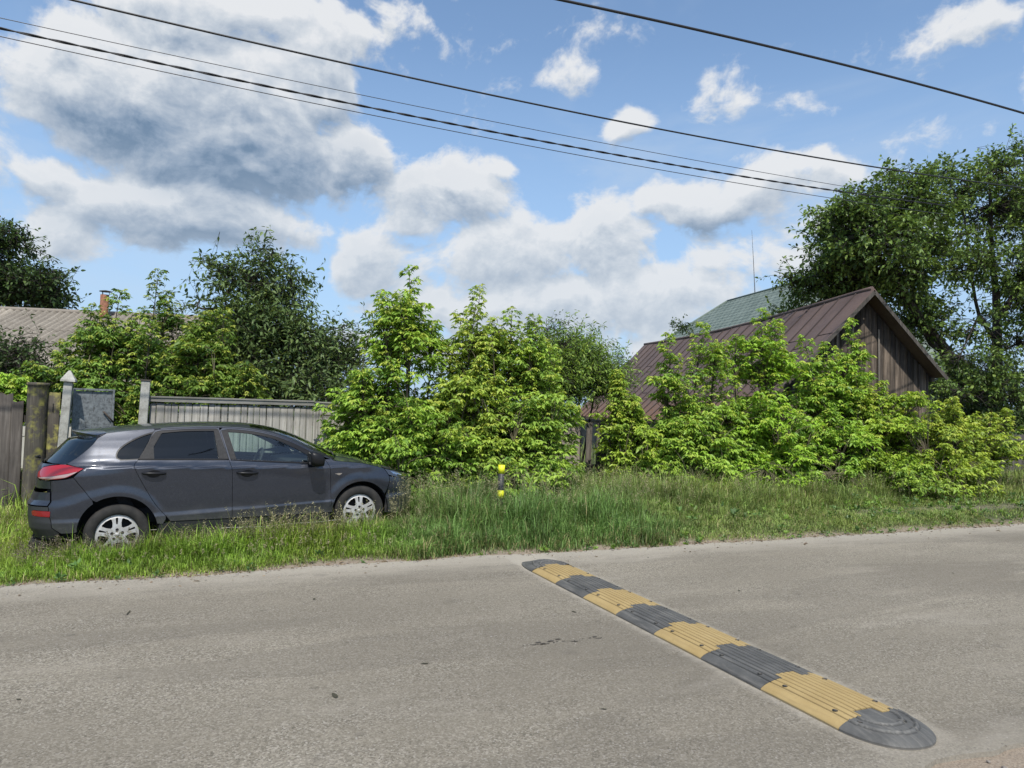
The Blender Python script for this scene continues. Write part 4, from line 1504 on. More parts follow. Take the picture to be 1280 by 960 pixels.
def box_elder(label, base_px, Y, ells, leaders, n_sprays, size=0.112, light=BR_L, dark=BR_D, young=BR_Y, group=None, name='box_elder_bush', cat='bush', yd=0.0, shell=0.42, K=3, droop=0.55):
    g0 = at(base_px, 500, Y)
    base = np.array([g0[0], Y, float(terrain(g0[0], Y)) - 0.03])
    parts = []; polys = []; trunk = []
    lead_pts = []
    kt = np.array([RNG.uniform(0.88, 1.08), RNG.uniform(0.95, 1.05), RNG.uniform(0.8, 1.3)])
    light, dark = light * kt, dark * kt
    ends = [(at(pxb, 500, Y)[0], at(pxt, pyt, Y + dY)) for (pxb, pxt, pyt, dY) in leaders]
    # pointed shoots standing out of the crown
    for q in range(len(ells) * (2 if Y > 11.7 else 1) if n_sprays > 100 else 1):
        e = ells[q % len(ells)]
        u = RNG.uniform(-0.85, 0.85); w_ = RNG.uniform(-0.9, 0.2)
        top = e[0] + e[1] * np.array([u, w_, math.sqrt(max(0.05, 1 - u * u)) * RNG.uniform(0.55, 0.95)]) + np.array([0, 0, RNG.uniform(0.02, 0.20)])
        ends.append((base[0] + (top[0] - base[0]) * 0.55, top))
    for (xb_, b) in ends:
        a = np.array([xb_, Y, base[2]])
        t = np.linspace(0, 1, 9)[:, None]
        bend = np.sin(t * math.pi) * 0.10 * rnd(1, 3) * np.array([1, 1, 0.0])
        pts = a * (1 - t) + b * t + bend
        h = b[2] - a[2]
        trunk.append((pts, list(np.linspace(0.012 + 0.006 * h, 0.004, 9))))
        lead_pts.append(pts)
        # short side shoots towards the tip of every leader
        n = 15
        tt = np.linspace(0.50, 1.0, n) ** 0.8
        p = a + (b - a) * tt[:, None]
        i0 = np.clip((tt * 8).astype(int), 0, 7); fr = (tt * 8 - i0)[:, None]
        p = pts[i0] * (1 - fr) + pts[i0 + 1] * fr
        for rep in range(2):
            ph = RNG.random(n) * 6.28
            up = 0.6 + 0.5 * tt
            ax = nrmz(np.stack([np.cos(ph), np.sin(ph), up], 1))
            ln = (0.09 + 0.42 * (1 - tt) ** 0.75) * (0.8 + 0.4 * RNG.random(n)) * min(1.2, h / 2.6)
            v, l, c, pl = compound(p, ax, ln, 2, size * 0.86, light, dark, young, droop, np.full(n, 0.7), 5)
            parts.append((v, l, c)); polys.append((pl, np.full(n, 0.005), np.full(n, 0.0025)))
    ells = [(e[0], np.maximum(e[1] - 0.13, e[1] * 0.5), e[2]) for e in ells]
    P, O = seeds(ells, max(12, n_sprays // 6), shell)
    # boughs: sprays gather in drooping tiers with dark gaps between
    nb = 6 + (RNG.random(len(P)) * 5).astype(int)
    bi = np.repeat(np.arange(len(P)), nb)
    hz = O.copy(); hz[:, 2] = 0; hz = nrmz(hz + 1e-3)
    off = rnd(len(bi), 3) * np.array([0.17, 0.17, 0.05]) + hz[bi] * (RNG.random(len(bi)) * 0.16)[:, None]
    off[:, 2] -= 0.28 * np.hypot(off[:, 0], off[:, 1]) - 0.05
    P, O = P[bi] + off, nrmz(O[bi] + 0.3 * rnd(len(bi), 3))
    gz = terrain(P[:, 0], P[:, 1])
    keep = P[:, 2] > gz + 0.10
    P, O = P[keep], O[keep]
    S = len(P)
    ax = nrmz(O * np.array([0.8, 0.8, 0.45]) + np.array([0, 0, 0.42]) + 0.42 * rnd(S, 3))
    ln = 0.17 + 0.22 * RNG.random(S)
    b0 = P - ax * (ln * 0.6)[:, None]
    tip = np.clip((P[:, 2] - base[2]) / 2.5, 0.1, 0.7) * (RNG.random(S) > 0.4)
    v, l, c, pl = compound(b0, ax, ln, K, size, light, dark, young, droop, tip, 5)
    parts.append((v, l, c)); polys.append((pl, np.full(S, 0.006), np.full(S, 0.0025)))
    # boughs from the nearest leader to each spray
    LP = np.concatenate(lead_pts)
    dd = ((LP[None, :, :2] - b0[:, None, :2]) ** 2).sum(-1) + 0.6 * (LP[None, :, 2] - (b0[:, None, 2] - 0.35)) ** 2
    root = LP[dd.argmin(1)]
    t = np.linspace(0, 1, 5)[None, :, None]
    br = root[:, None] * (1 - t) + b0[:, None] * t
    br[..., 2] += np.sin(t[..., 0] * math.pi) * 0.10
    polys.append((br, np.full(S, 0.009), np.full(S, 0.005)))
    return finish(name, label, cat, base, parts, M_LEAFB, polys, trunk, group)


GB = 'box elder bushes along the verge'
# middle thicket
box_elder('tall slender yellow-green bush right of the car bonnet, highest spire of the middle thicket', 505, 11.9,
          [E(530, 606, 50, 16, 10.9, .5), E(505, 430, 42, 50, 11.9, .6), E(480, 520, 52, 75, 11.7, .8), E(525, 560, 60, 70, 11.4, .8), E(450, 540, 30, 60, 11.9, .6), E(500, 400, 26, 30, 11.9, .4)],
          [(505, 512, 338, 0), (500, 478, 372, .1), (490, 452, 470, 0), (515, 540, 405, -.2)], 660, group=GB)
box_elder('yellow-green bush with two pointed tops in the centre of the middle thicket', 600, 11.8,
          [E(598, 440, 40, 50, 11.9, .6), E(590, 510, 55, 60, 11.6, .8), E(600, 580, 58, 48, 11.2, .8), E(565, 560, 40, 60, 11.3, .7)],
          [(600, 600, 364, 0), (595, 575, 395, .1), (605, 622, 402, 0), (590, 560, 440, 0)], 580, group=GB)
box_elder('rounded yellow-green bush behind the black and yellow marker post', 660, 11.6,
          [E(640, 612, 60, 15, 10.4, .5), E(652, 455, 38, 48, 11.9, .6), E(660, 520, 52, 55, 11.5, .8), E(668, 580, 42, 44, 11.0, .7), E(640, 590, 40, 36, 10.7, .6)],
          [(655, 640, 390, 0), (660, 668, 400, 0), (665, 690, 440, .1)], 560, group=GB)
box_elder('narrow bush in front of the broken fence and the barn roof corner', 785, 11.9,
          [E(786, 560, 26, 50, 11.7, .5), E(778, 500, 12, 26, 11.9, .3), E(810, 588, 28, 30, 11.5, .6), E(772, 596, 16, 24, 11.6, .4)],
          [(782, 772, 468, 0), (785, 790, 500, 0), (795, 812, 540, 0)], 230, group=GB)
# right thicket
box_elder('bush with two leafy spires before the rusty barn roof, left end of the right thicket', 870, 11.6,
          [E(898, 535, 38, 46, 11.3, .7), E(860, 545, 36, 40, 11.5, .7), E(868, 535, 40, 34, 11.6, .7), E(845, 570, 40, 40, 11.3, .7), E(885, 578, 45, 38, 11.0, .7), E(884, 460, 14, 36, 11.6, .3), E(836, 480, 9, 40, 11.6, .25), E(870, 606, 50, 14, 10.6, .5)],
          [(865, 832, 422, 0), (868, 880, 408, 0), (872, 900, 430, .1), (860, 845, 480, 0)], 820, group=GB)
box_elder('tallest dense yellow-green bush of the right thicket, before the barn roof', 950, 11.4,
          [E(952, 455, 32, 48, 11.5, .6), E(948, 530, 50, 54, 11.2, .8), E(955, 582, 62, 38, 10.8, .8), E(915, 566, 34, 42, 11.0, .7), E(940, 608, 60, 14, 10.3, .5)],
          [(950, 950, 392, 0), (952, 975, 405, 0), (945, 920, 425, 0)], 720, group=GB)
box_elder('bush in front of the left half of the barn gable', 1035, 11.3,
          [E(1030, 490, 42, 44, 11.4, .7), E(1030, 550, 58, 46, 11.0, .9), E(1020, 592, 58, 28, 10.5, .7), E(1062, 445, 12, 26, 11.3, .3), E(1030, 608, 50, 12, 10.1, .5)],
          [(1035, 1068, 402, 0), (1032, 1035, 432, 0), (1025, 1005, 425, 0), (1040, 1085, 470, 0)], 640, group=GB)
box_elder('bush under the right half of the barn gable', 1110, 11.0,
          [E(1105, 530, 58, 48, 11.0, .9), E(1110, 582, 60, 34, 10.4, .8), E(1090, 500, 24, 26, 11.1, .5)],
          [(1110, 1100, 480, 0), (1105, 1140, 495, 0), (1110, 1075, 500, 0)], 470, group=GB)
box_elder('low rounded bush at the right end of the thicket', 1195, 10.6,
          [E(1190, 545, 62, 40, 10.8, .9), E(1200, 592, 58, 30, 10.0, .8), E(1240, 550, 30, 42, 10.7, .6), E(1160, 585, 40, 26, 10.2, .7)],
          [(1195, 1190, 500, 0), (1200, 1240, 520, 0), (1190, 1165, 520, 0)], 480, group=GB)
box_elder('small low bush in the grass in front of the right thicket', 1140, 9.6,
          [E(1145, 604, 34, 18, 9.6, .4), E(1120, 600, 20, 16, 9.7, .35), E(1165, 610, 18, 12, 9.5, .3)],
          [(1140, 1130, 588, 0), (1142, 1160, 590, 0)], 75, size=0.10, group=GB)
# behind the left fence
LT2, DK2, YG2 = C_(0.235, 0.345, 0.050), C_(0.055, 0.115, 0.022), C_(0.34, 0.36, 0.07)
box_elder('bright leafy bush overhanging the gate in front of the corrugated roof', 120, 14.2,
          [E(120, 470, 42, 36, 14.2, .9), E(80, 480, 40, 30, 14.0, .8), E(160, 440, 34, 36, 14.4, .8), E(120, 420, 26, 20, 14.3, .6), E(150, 510, 44, 34, 13.8, .7)],
          [(130, 110, 405, 0), (140, 150, 368, 0), (125, 75, 445, 0), (140, 175, 400, 0)], 360, light=LT2, dark=DK2, group='bushes behind the left fence', K=3)
box_elder('thin tall sapling standing above the corrugated roof left of the dark tree', 200, 15.2,
          [E(200, 430, 18, 60, 15.2, .4), E(205, 490, 28, 34, 15.0, .6)],
          [(202, 198, 343, 0), (203, 208, 370, .1), (200, 192, 400, 0)], 130, size=0.105, light=C_(0.16, 0.24, 0.04), dark=DK2, group='bushes behind the left fence')
box_elder('light green bush rising behind the left end of the grey board fence', 255, 14.3,
          [E(255, 450, 34, 40, 14.4, .8), E(235, 490, 50, 26, 14.0, .7), E(270, 420, 20, 24, 14.5, .5), E(215, 470, 30, 30, 14.4, .7), E(290, 480, 26, 26, 14.1, .5)],
          [(250, 265, 395, 0), (255, 240, 415, 0), (250, 225, 440, 0)], 360, light=LT2, dark=DK2, group='bushes behind the left fence')
box_elder('small bright sprig above the plank fence at the left edge', 5, 13.2,
          [E(6, 490, 22, 16, 13.2, .35)], [(0, 8, 474, 0)], 45, light=BR_L, dark=BR_D)

# ---- trees with simple leaves
def tree(label, base, ells, n, K, size, light, dark, young, trunks, cat='tree', name='tree', lobe=0.5, shell=0.5, cluster=1, length=(0.35, 0.5), droop=0.3, group=None, upward=0.25, rad_br=0.012, spread=0.9, matl=None, clump=7, clump_r=0.26):
    ells = [(e[0], np.maximum(e[1] - 0.6 * clump_r, 0.55 * e[1]), e[2]) for e in ells]
    P, O = seeds(ells, max(20, n // clump), shell)
    nb = 1 + RNG.poisson(clump - 1, len(P)); bi = np.repeat(np.arange(len(P)), nb)
    off = rnd(len(bi), 3) * np.array([1, 1, 0.55]) * clump_r
    P, O = P[bi] + off, nrmz(O[bi] + 0.6 * nrmz(off + 1e-6) + 0.2 * rnd(len(bi), 3))
    gz = terrain(P[:, 0], P[:, 1])
    keep = P[:, 2] > gz + 0.15
    P, O = P[keep], O[keep]
    S = len(P)
    ax = nrmz(O * np.array([0.9, 0.9, 0.7]) + np.array([0, 0, upward]) + 0.5 * rnd(S, 3))
    ln = length[0] + length[1] * RNG.random(S)
    b0 = P - ax * (ln * 0.5)[:, None]
    v, l, c, pl = simple(b0, ax, ln, K, size, light, dark, young, droop, lobe, cluster, spread)
    polys = [(pl, np.full(S, rad_br * .6), np.full(S, rad_br * .25))]
    TP = np.concatenate([np.array(t[0]) for t in trunks])
    # limbs: trunk -> clump centres -> sprays
    cen = np.array([e[0] for e in ells])
    dd = ((cen[:, None] - TP[None]) ** 2 * np.array([1, 1, 0.6])).sum(-1) + 1.5 * np.maximum(0, TP[None, :, 2] - cen[:, None, 2] + .2)
    rt = TP[dd.argmin(1)]
    t = np.linspace(0, 1, 8)[None, :, None]
    lb = rt[:, None] * (1 - t) + cen[:, None] * t + np.sin(t * math.pi) * rnd(len(cen), 1, 3) * 0.12
    size_r = np.array([max(e[1]) for e in ells])
    polys.append((lb, 0.020 + 0.035 * size_r, 0.010 + 0.015 * size_r))
    LP = lb[:, 2:].reshape(-1, 3)
    LP = np.concatenate([LP, TP])
    # split in chunks to keep memory small
    root = np.empty_like(b0)
    for i in range(0, S, 2000):
        d2 = ((LP[None] - b0[i:i + 2000, None]) ** 2).sum(-1)
        root[i:i + 2000] = LP[d2.argmin(1)]
    t = np.linspace(0, 1, 5)[None, :, None]
    br = root[:, None] * (1 - t) + b0[:, None] * t + np.sin(t * math.pi) * rnd(S, 1, 3) * 0.06
    polys.append((br, np.full(S, rad_br), np.full(S, rad_br * .6)))
    return finish(name, label, cat, base, [(v, l, c)], matl or M_LEAFD, polys, trunks, group, bark=M_BARK)


def W3(px, py, Y): return tuple(at(px, py, Y))


def trunk_line(pts, r0, r1, n=10):
    P = np.array(pts); k = len(P)
    t = np.linspace(0, k - 1, n)
    i = np.clip(t.astype(int), 0, k - 2); f = (t - i)[:, None]
    q = P[i] * (1 - f) + P[i + 1] * f
    q = q + np.cumsum(rnd(n, 3) * 0.012, 0) * np.array([1, 1, 0.2])
    return ([tuple(p) for p in q], list(np.linspace(r0, r1, n)))


DG_L, DG_D, DG_Y = C_(0.070, 0.115, 0.028), C_(0.022, 0.042, 0.014), C_(0.13, 0.17, 0.035)
# dark fruit tree behind the grey board fence
bz = at(330, 500, 16.0)
b = (bz[0], 16.0, 0.1)
tree('dark green fruit tree with an open ragged crown behind the grey board fence', b,
     [E(322, 345, 40, 30, 16, .8, .7), E(355, 360, 34, 34, 16.2, .8, .7), E(285, 345, 26, 30, 16, .7, .5), E(320, 400, 55, 40, 15.8, 1.1), E(370, 430, 50, 42, 15.7, 1.0), E(300, 450, 55, 45, 15.5, 1.0), E(350, 475, 75, 30, 15.3, 1.0), E(410, 455, 32, 48, 15.8, .9), E(425, 420, 22, 24, 16, .6, .6), E(250, 375, 20, 22, 16, .5, .5), E(415, 490, 44, 20, 15, .7), E(330, 490, 90, 18, 15.0, .8), E(440, 450, 18, 40, 15.6, .6, .8), E(300, 400, 40, 30, 16, .8),
      E(268, 330, 8, 10, 16, .25, .6), E(327, 312, 9, 9, 16, .25, .6), E(362, 335, 12, 12, 16, .3, .6), E(437, 405, 9, 10, 16, .25, .6)],
     2700, 9, 0.115, C_(0.165, 0.235, 0.075), C_(0.038, 0.070, 0.024), C_(0.23, 0.29, 0.085),
     [trunk_line([b, W3(335, 470, 16), W3(325, 400, 16), W3(325, 330, 16)], 0.10, 0.012), trunk_line([W3(333, 480, 16), W3(370, 420, 16), W3(365, 350, 16)], 0.05, 0.01), trunk_line([W3(332, 475, 16), W3(290, 410, 16), W3(275, 335, 16)], 0.045, 0.01)],
     lobe=0.40, shell=0.42, droop=0.55, upward=0.35, rad_br=0.0055)
# mid-green willow-like shrub and a dark narrow one behind the middle thicket
bz = at(725, 500, 13.4); b = (bz[0], 13.4, 0.1)
tree('mid green shrub with fine narrow leaves left of the barn roof', b,
     [E(728, 455, 34, 38, 13.0, .6), E(700, 472, 34, 36, 12.9, .6), E(752, 474, 22, 32, 13.0, .5), E(705, 430, 20, 24, 13.0, .4), E(722, 428, 12, 16, 13.4, .3)],
     1300, 12, 0.10, C_(0.30, 0.42, 0.085), C_(0.10, 0.19, 0.04), C_(0.42, 0.50, 0.10),
     [trunk_line([b, W3(724, 470, 13.4), W3(722, 420, 13.4)], 0.035, 0.008), trunk_line([b, W3(745, 480, 13.4), W3(756, 455, 13.4)], 0.025, 0.006)],
     name='willow_shrub', cat='shrub', lobe=0.26, droop=0.5, upward=0.5, rad_br=0.006, matl=M_LEAFB)
bz = at(690, 500, 14.5); b = (bz[0], 14.5, 0.1)
tree('dark narrow shrub rising behind the middle thicket beside the willow-like shrub', b,
     [E(688, 450, 22, 45, 14.5, .5), E(686, 408, 5, 14, 14.5, .15), E(770, 455, 12, 20, 14.6, .4), E(700, 480, 40, 30, 14.6, .5)],
     300, 9, 0.075, C_(0.08, 0.13, 0.035), C_(0.025, 0.05, 0.016), DG_Y,
     [trunk_line([b, W3(688, 450, 14.5), W3(686, 398, 14.5)], 0.04, 0.006)], name='dark_shrub', cat='shrub', lobe=0.42, upward=0.5, rad_br=0.006)
# far left dark tree behind the cottage
bz = at(-10, 500, 28); b = (bz[0], 28, 0.1)
tree('dark dense tree behind the corrugated roof at the left edge', b,
     [E(-20, 350, 60, 45, 28, 2.2), E(45, 355, 36, 32, 28, 1.6), E(-15, 300, 42, 34, 28, 1.6), E(20, 290, 16, 12, 28, .6, .5), E(62, 370, 30, 18, 28, 1.2), E(-60, 380, 70, 50, 28, 2), E(70, 340, 14, 16, 28, .6, .5)],
     1900, 9, 0.15, C_(0.075, 0.125, 0.034), C_(0.022, 0.042, 0.015), C_(0.12, 0.17, 0.04),
     [trunk_line([b, W3(-15, 400, 28), W3(-15, 300, 28)], 0.22, 0.04)], lobe=0.5, length=(0.5, 0.6), rad_br=0.014)
bz = at(20, 500, 14.5); b = (bz[0], 14.5, 0.1)
tree('dark green bush behind the plank fence at the left edge', b,
     [E(20, 450, 38, 34, 14.5, .9), E(-20, 450, 40, 40, 14.8, 1.0), E(45, 475, 26, 26, 14.3, .7), E(10, 490, 50, 20, 14.2, .7)],
     520, 10, 0.075, C_(0.075, 0.125, 0.03), C_(0.02, 0.038, 0.013), C_(0.12, 0.17, 0.04),
     [trunk_line([b, W3(20, 470, 14.5), W3(18, 430, 14.5)], 0.05, 0.01)], name='dark_bush', cat='bush', lobe=0.5, rad_br=0.007)

# two big trees on the right
bz = at(1190, 500, 14.6); b = (bz[0], 14.6, 0.1)
tree('big dark green tree leaning left over the barn', b,
     [E(1090, 300, 62, 48, 13.6, 1.7), E(1045, 330, 42, 38, 15.4, 1.5), E(1130, 260, 44, 42, 13.8, 1.6), E(1015, 362, 24, 22, 15.8, .9), E(1070, 358, 54, 22, 15.2, 1.3), E(1060, 265, 36, 26, 13.8, 1.0), E(1135, 340, 46, 44, 14.0, 1.5), E(1150, 400, 34, 40, 14.6, 1.3),
      E(992, 350, 10, 12, 15.8, .4, .4), E(1030, 282, 14, 14, 15.2, .5, .5), E(1120, 222, 18, 12, 13.8, .6, .5), E(1150, 225, 12, 14, 13.8, .5, .5), E(1000, 386, 20, 10, 16.2, .6), E(1085, 240, 16, 14, 13.8, .6, .5), E(1165, 300, 22, 50, 14.2, 1.0, .6)],
     2600, 6, 0.118, C_(0.200, 0.300, 0.068), C_(0.036, 0.072, 0.021), C_(0.27, 0.35, 0.08),
     [trunk_line([b, W3(1192, 450, 14.6), W3(1165, 415, 14.4), W3(1120, 350, 14.0), W3(1080, 290, 13.6)], 0.24, 0.035), trunk_line([W3(1190, 445, 14.6), W3(1165, 430, 14.5), W3(1140, 380, 14.4), W3(1140, 270, 13.8)], 0.13, 0.03)],
     lobe=0.55, shell=0.38, cluster=2, length=(0.30, 0.40), rad_br=0.010, clump=11, clump_r=0.30)
bz = at(1246, 500, 14.2); b = (bz[0], 14.2, 0.1)
tree('tall dark green tree with an upright forked trunk at the right edge', b,
     [E(1240, 260, 52, 52, 13.8, 1.8), E(1205, 240, 26, 40, 13.8, 1.0), E(1290, 250, 48, 60, 14, 1.8), E(1225, 330, 46, 36, 13.6, 1.5), E(1270, 345, 50, 40, 13.6, 1.6), E(1250, 205, 34, 22, 13.8, 1.0), E(1215, 400, 34, 30, 13.8, 1.1, .5), E(1270, 430, 44, 40, 13.6, 1.3, .6), E(1300, 380, 40, 60, 14, 1.5),
      E(1180, 215, 10, 14, 13.8, .4, .5), E(1280, 190, 16, 12, 13.8, .6, .5), E(1200, 445, 30, 30, 13.4, .9, .5), E(1240, 480, 48, 26, 13.0, 1.0), E(1200, 490, 30, 18, 12.8, .8), E(1345, 300, 60, 110, 14, 2.0)],
     2600, 6, 0.118, C_(0.205, 0.305, 0.068), C_(0.036, 0.072, 0.021), C_(0.28, 0.36, 0.08),
     [trunk_line([b, W3(1245, 450, 14.2), W3(1246, 380, 14.2), W3(1240, 320, 14.0), W3(1238, 220, 13.8)], 0.20, 0.03), trunk_line([W3(1246, 400, 14.2), W3(1275, 360, 14.2), W3(1295, 270, 14)], 0.11, 0.03), trunk_line([W3(1246, 430, 14.2), W3(1222, 390, 14.1), W3(1206, 260, 13.8)], 0.08, 0.02)],
     lobe=0.55, shell=0.38, cluster=2, length=(0.30, 0.40), rad_br=0.010, clump=11, clump_r=0.30)
# twigs of a shrub peeping over the barn ridge
bz = at(870, 500, 27.5); b = (bz[0], 27.5, 0.1)
tree('thin green shrub peeping over the barn ridge in front of the green roof', b,
     [E(868, 424, 22, 12, 27.5, .6), E(888, 415, 12, 8, 27.5, .4), E(852, 408, 5, 6, 27.5, .2), E(870, 450, 30, 20, 27.5, .8)],
     130, 8, 0.13, C_(0.09, 0.15, 0.035), C_(0.03, 0.055, 0.016), DG_Y,
     [trunk_line([b, W3(870, 440, 27.5), W3(868, 412, 27.5)], 0.05, 0.01)], name='dark_shrub', cat='shrub', rad_br=0.008)

# dense dark undergrowth below the tall right tree
for (px, Y, lab, el_) in ((1235, 13.6, 'dark shrub with small leaves under the tall forked tree at the right edge', [(1235, 470, 50, 40), (1200, 480, 36, 34), (1270, 490, 40, 46), (1225, 520, 60, 26)]),
                    (1320, 13.8, 'dark shrub at the right edge of the photo beyond the plank fence', [(1320, 500, 60, 60), (1280, 530, 30, 30)])):
    bz = at(px, 500, Y); b = (bz[0], Y, 0.1)
    tree(lab, b, [E(x, y, rx, rz, Y, 1.0) for (x, y, rx, rz) in el_], 620, 8, 0.095, C_(0.10, 0.16, 0.04), C_(0.026, 0.05, 0.016), C_(0.17, 0.22, 0.05),
         [trunk_line([b, W3(px, 470, Y), W3(px + 4, 440, Y)], 0.05, 0.01)], name='dark_shrub', cat='shrub', rad_br=0.007, cluster=2)
# ------------------------------------------------------------------ grass and weeds
def car_zone(x, y, pad=0.0):
    return (x > -1.62 - pad) & (x < 2.72 + pad) & (y > 9.0 - pad) & (y < 10.75 + pad)


def grass_height(x, y):
    d = y - edge_far(x) - 0.10 + 0.12 * vnoise(x, y, 2.2, 50) + 0.06 * vnoise(x, y, 7.0, 51)
    n = vnoise(x, y, 0.9, 52); n2 = vnoise(x, y, 2.6, 53)
    left = 1 - sstep(1.4, 2.7, x)
    right = sstep(5.0, 7.2, x)
    mid = 1 - left - right
    hl = 0.045 + 0.10 * sstep(0.0, 0.5, d) + 0.17 * sstep(0.42, 0.85, d) + 0.03 * n
    hm = 0.07 + 0.19 * sstep(0.0, 0.28, d) + 0.13 * sstep(0.3, 1.2, d) + 0.07 * n2
    hr = 0.03 + 0.06 * sstep(0.0, 0.5, d) + 0.36 * sstep(0.7 + 0.12 * np.clip(x - 9, 0, 6), 2.0 + 0.16 * np.clip(x - 9, 0, 6), d) * (1 + 0.25 * n)
    trk = sstep(0.45, 0.10, np.abs(y - 8.72 + 0.12 * n)) * sstep(8.5, 10.5, x)
    hr = hr * (1 - 0.6 * trk)
    h = hl * left + hm * mid + hr * right
    h = h * (1 + 0.18 * n2)
    h = np.where(car_zone(x, y), np.minimum(h, 0.13), h)
    h = np.where(y > 11.2, h * 1.15, h)
    return np.where(d < 0.0, 0.0, np.maximum(h, 0.02)), d, left, mid, right


def make_grass(N, x0, x1, y0, y1, wmul=1.0):
    x = RNG.uniform(x0, x1, N); y = RNG.uniform(y0, y1, N)
    h, d, left, mid, right = grass_height(x, y)
    trk = sstep(0.5, 0.15, np.abs(y - 8.72)) * sstep(8.8, 10.5, x)
    edge = sstep(-0.02, 0.30, d)
    patch = 0.5 + 0.5 * vnoise(x, y, 3.1, 60)
    keep = (h > 0) & (RNG.random(N) < (0.12 + 0.88 * edge) * (1 - 0.5 * trk) * (0.72 + 0.28 * patch))
    # fewer blades far back under the bushes
    keep &= RNG.random(N) < (1 - 0.5 * sstep(10.8, 12.5, y))
    x, y, h, d, left, mid, right = [q[keep] for q in (x, y, h, d, left, mid, right)]
    n = len(x)
    hh = h * (0.30 + 0.75 * RNG.random(n) + 0.55 * (RNG.random(n) > 0.95)) * (1 + 0.22 * vnoise(x, y, 4.5, 64))
    az = RNG.uniform(0, 2 * math.pi, n)
    dirh = np.stack([np.cos(az), np.sin(az), np.zeros(n)], 1)
    sd_ = np.stack([-np.sin(az + rnd(n) * .6), np.cos(az), np.zeros(n)], 1); sd_ = nrmz(sd_)
    lean = (0.15 + 0.85 * RNG.random(n) ** 1.3)
    z = terrain(x, y) - 0.01
    b = np.stack([x, y, z], 1)
    w = (0.0016 + 0.0021 * RNG.random(n) + 0.0025 * np.clip(hh, 0, .6)) * wmul
    mm = b + dirh * (hh * lean * 0.30)[:, None]; mm[:, 2] += hh * 0.60
    tp = b + dirh * (hh * lean)[:, None]; tp[:, 2] += hh * (1.0 - 0.42 * lean)
    v = np.stack([b - sd_ * w[:, None], b + sd_ * w[:, None], mm + sd_ * (w * .8)[:, None], mm - sd_ * (w * .8)[:, None], tp], 1).reshape(-1, 3)
    i = np.arange(n)[:, None] * 5
    loops = np.concatenate([i, i + 1, i + 2, i + 3, i + 3, i + 2, i + 4], 1).ravel()
    fn = np.tile([4, 3], n)
    cl = np.array([0.250, 0.400, 0.050]); cmi = np.array([0.165, 0.290, 0.075]); crt = np.array([0.260, 0.360, 0.095]); dry = np.array([0.40, 0.34, 0.16])
    col = cl * left[:, None] + cmi * mid[:, None] + crt * right[:, None]
    blotch = 0.5 + 0.5 * vnoise(x, y, 1.6, 61)
    yel = np.array([0.30, 0.33, 0.055])
    col = col * (1 - 0.45 * blotch[:, None]) + yel * (0.45 * blotch[:, None]) * (0.4 + 0.6 * (left + right))[:, None] + col * (0.45 * blotch * (1 - (0.4 + 0.6 * (left + right))))[:, None]
    nearc = sstep(0.35, 0.1, d)
    pd = np.clip(0.05 + 0.09 * right + 0.2 * (left * sstep(0.8, 1.1, d)) + 0.25 * nearc, 0, 1)
    isd = RNG.random(n) < pd
    col = np.where(isd[:, None], dry * (0.7 + 0.5 * RNG.random((n, 1))), col)
    col = col * (0.40 + 1.0 * RNG.random((n, 1)) ** 1.2) * (1 + 0.30 * vnoise(x, y, 5.0, 66))[:, None]
    cc = np.stack([col * 0.40, col * 0.40, col, col, col * 1.2], 1).reshape(-1, 3)  # shade between the blades put into the colour: dark bases, lighter tips
    return v, fn, loops, cc


parts = [make_grass(300000, -4.6, 3.2, 7.45, 11.4), make_grass(340000, 3.2, 12.5, 7.45, 11.4), make_grass(110000, 12.5, 24, 7.45, 12.2, 1.5), make_grass(40000, -4.6, 12.5, 11.4, 14.5, 1.6), make_grass(26000, -14, -4.6, 7.45, 13, 1.6), make_grass(14000, 24, 40, 7.45, 13, 2.2), make_grass(22000, -6, 30, 14.5, 24, 2.4)]
vs = []; fn = []; ls = []; cs = []; off = 0
for v, f, l, c in parts:
    vs.append(v); fn.append(f); ls.append(l + off); cs.append(c); off += len(v)
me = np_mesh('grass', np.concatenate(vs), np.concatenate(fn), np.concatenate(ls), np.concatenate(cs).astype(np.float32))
tag(link('grass', me, M_GRASS), kind='stuff')


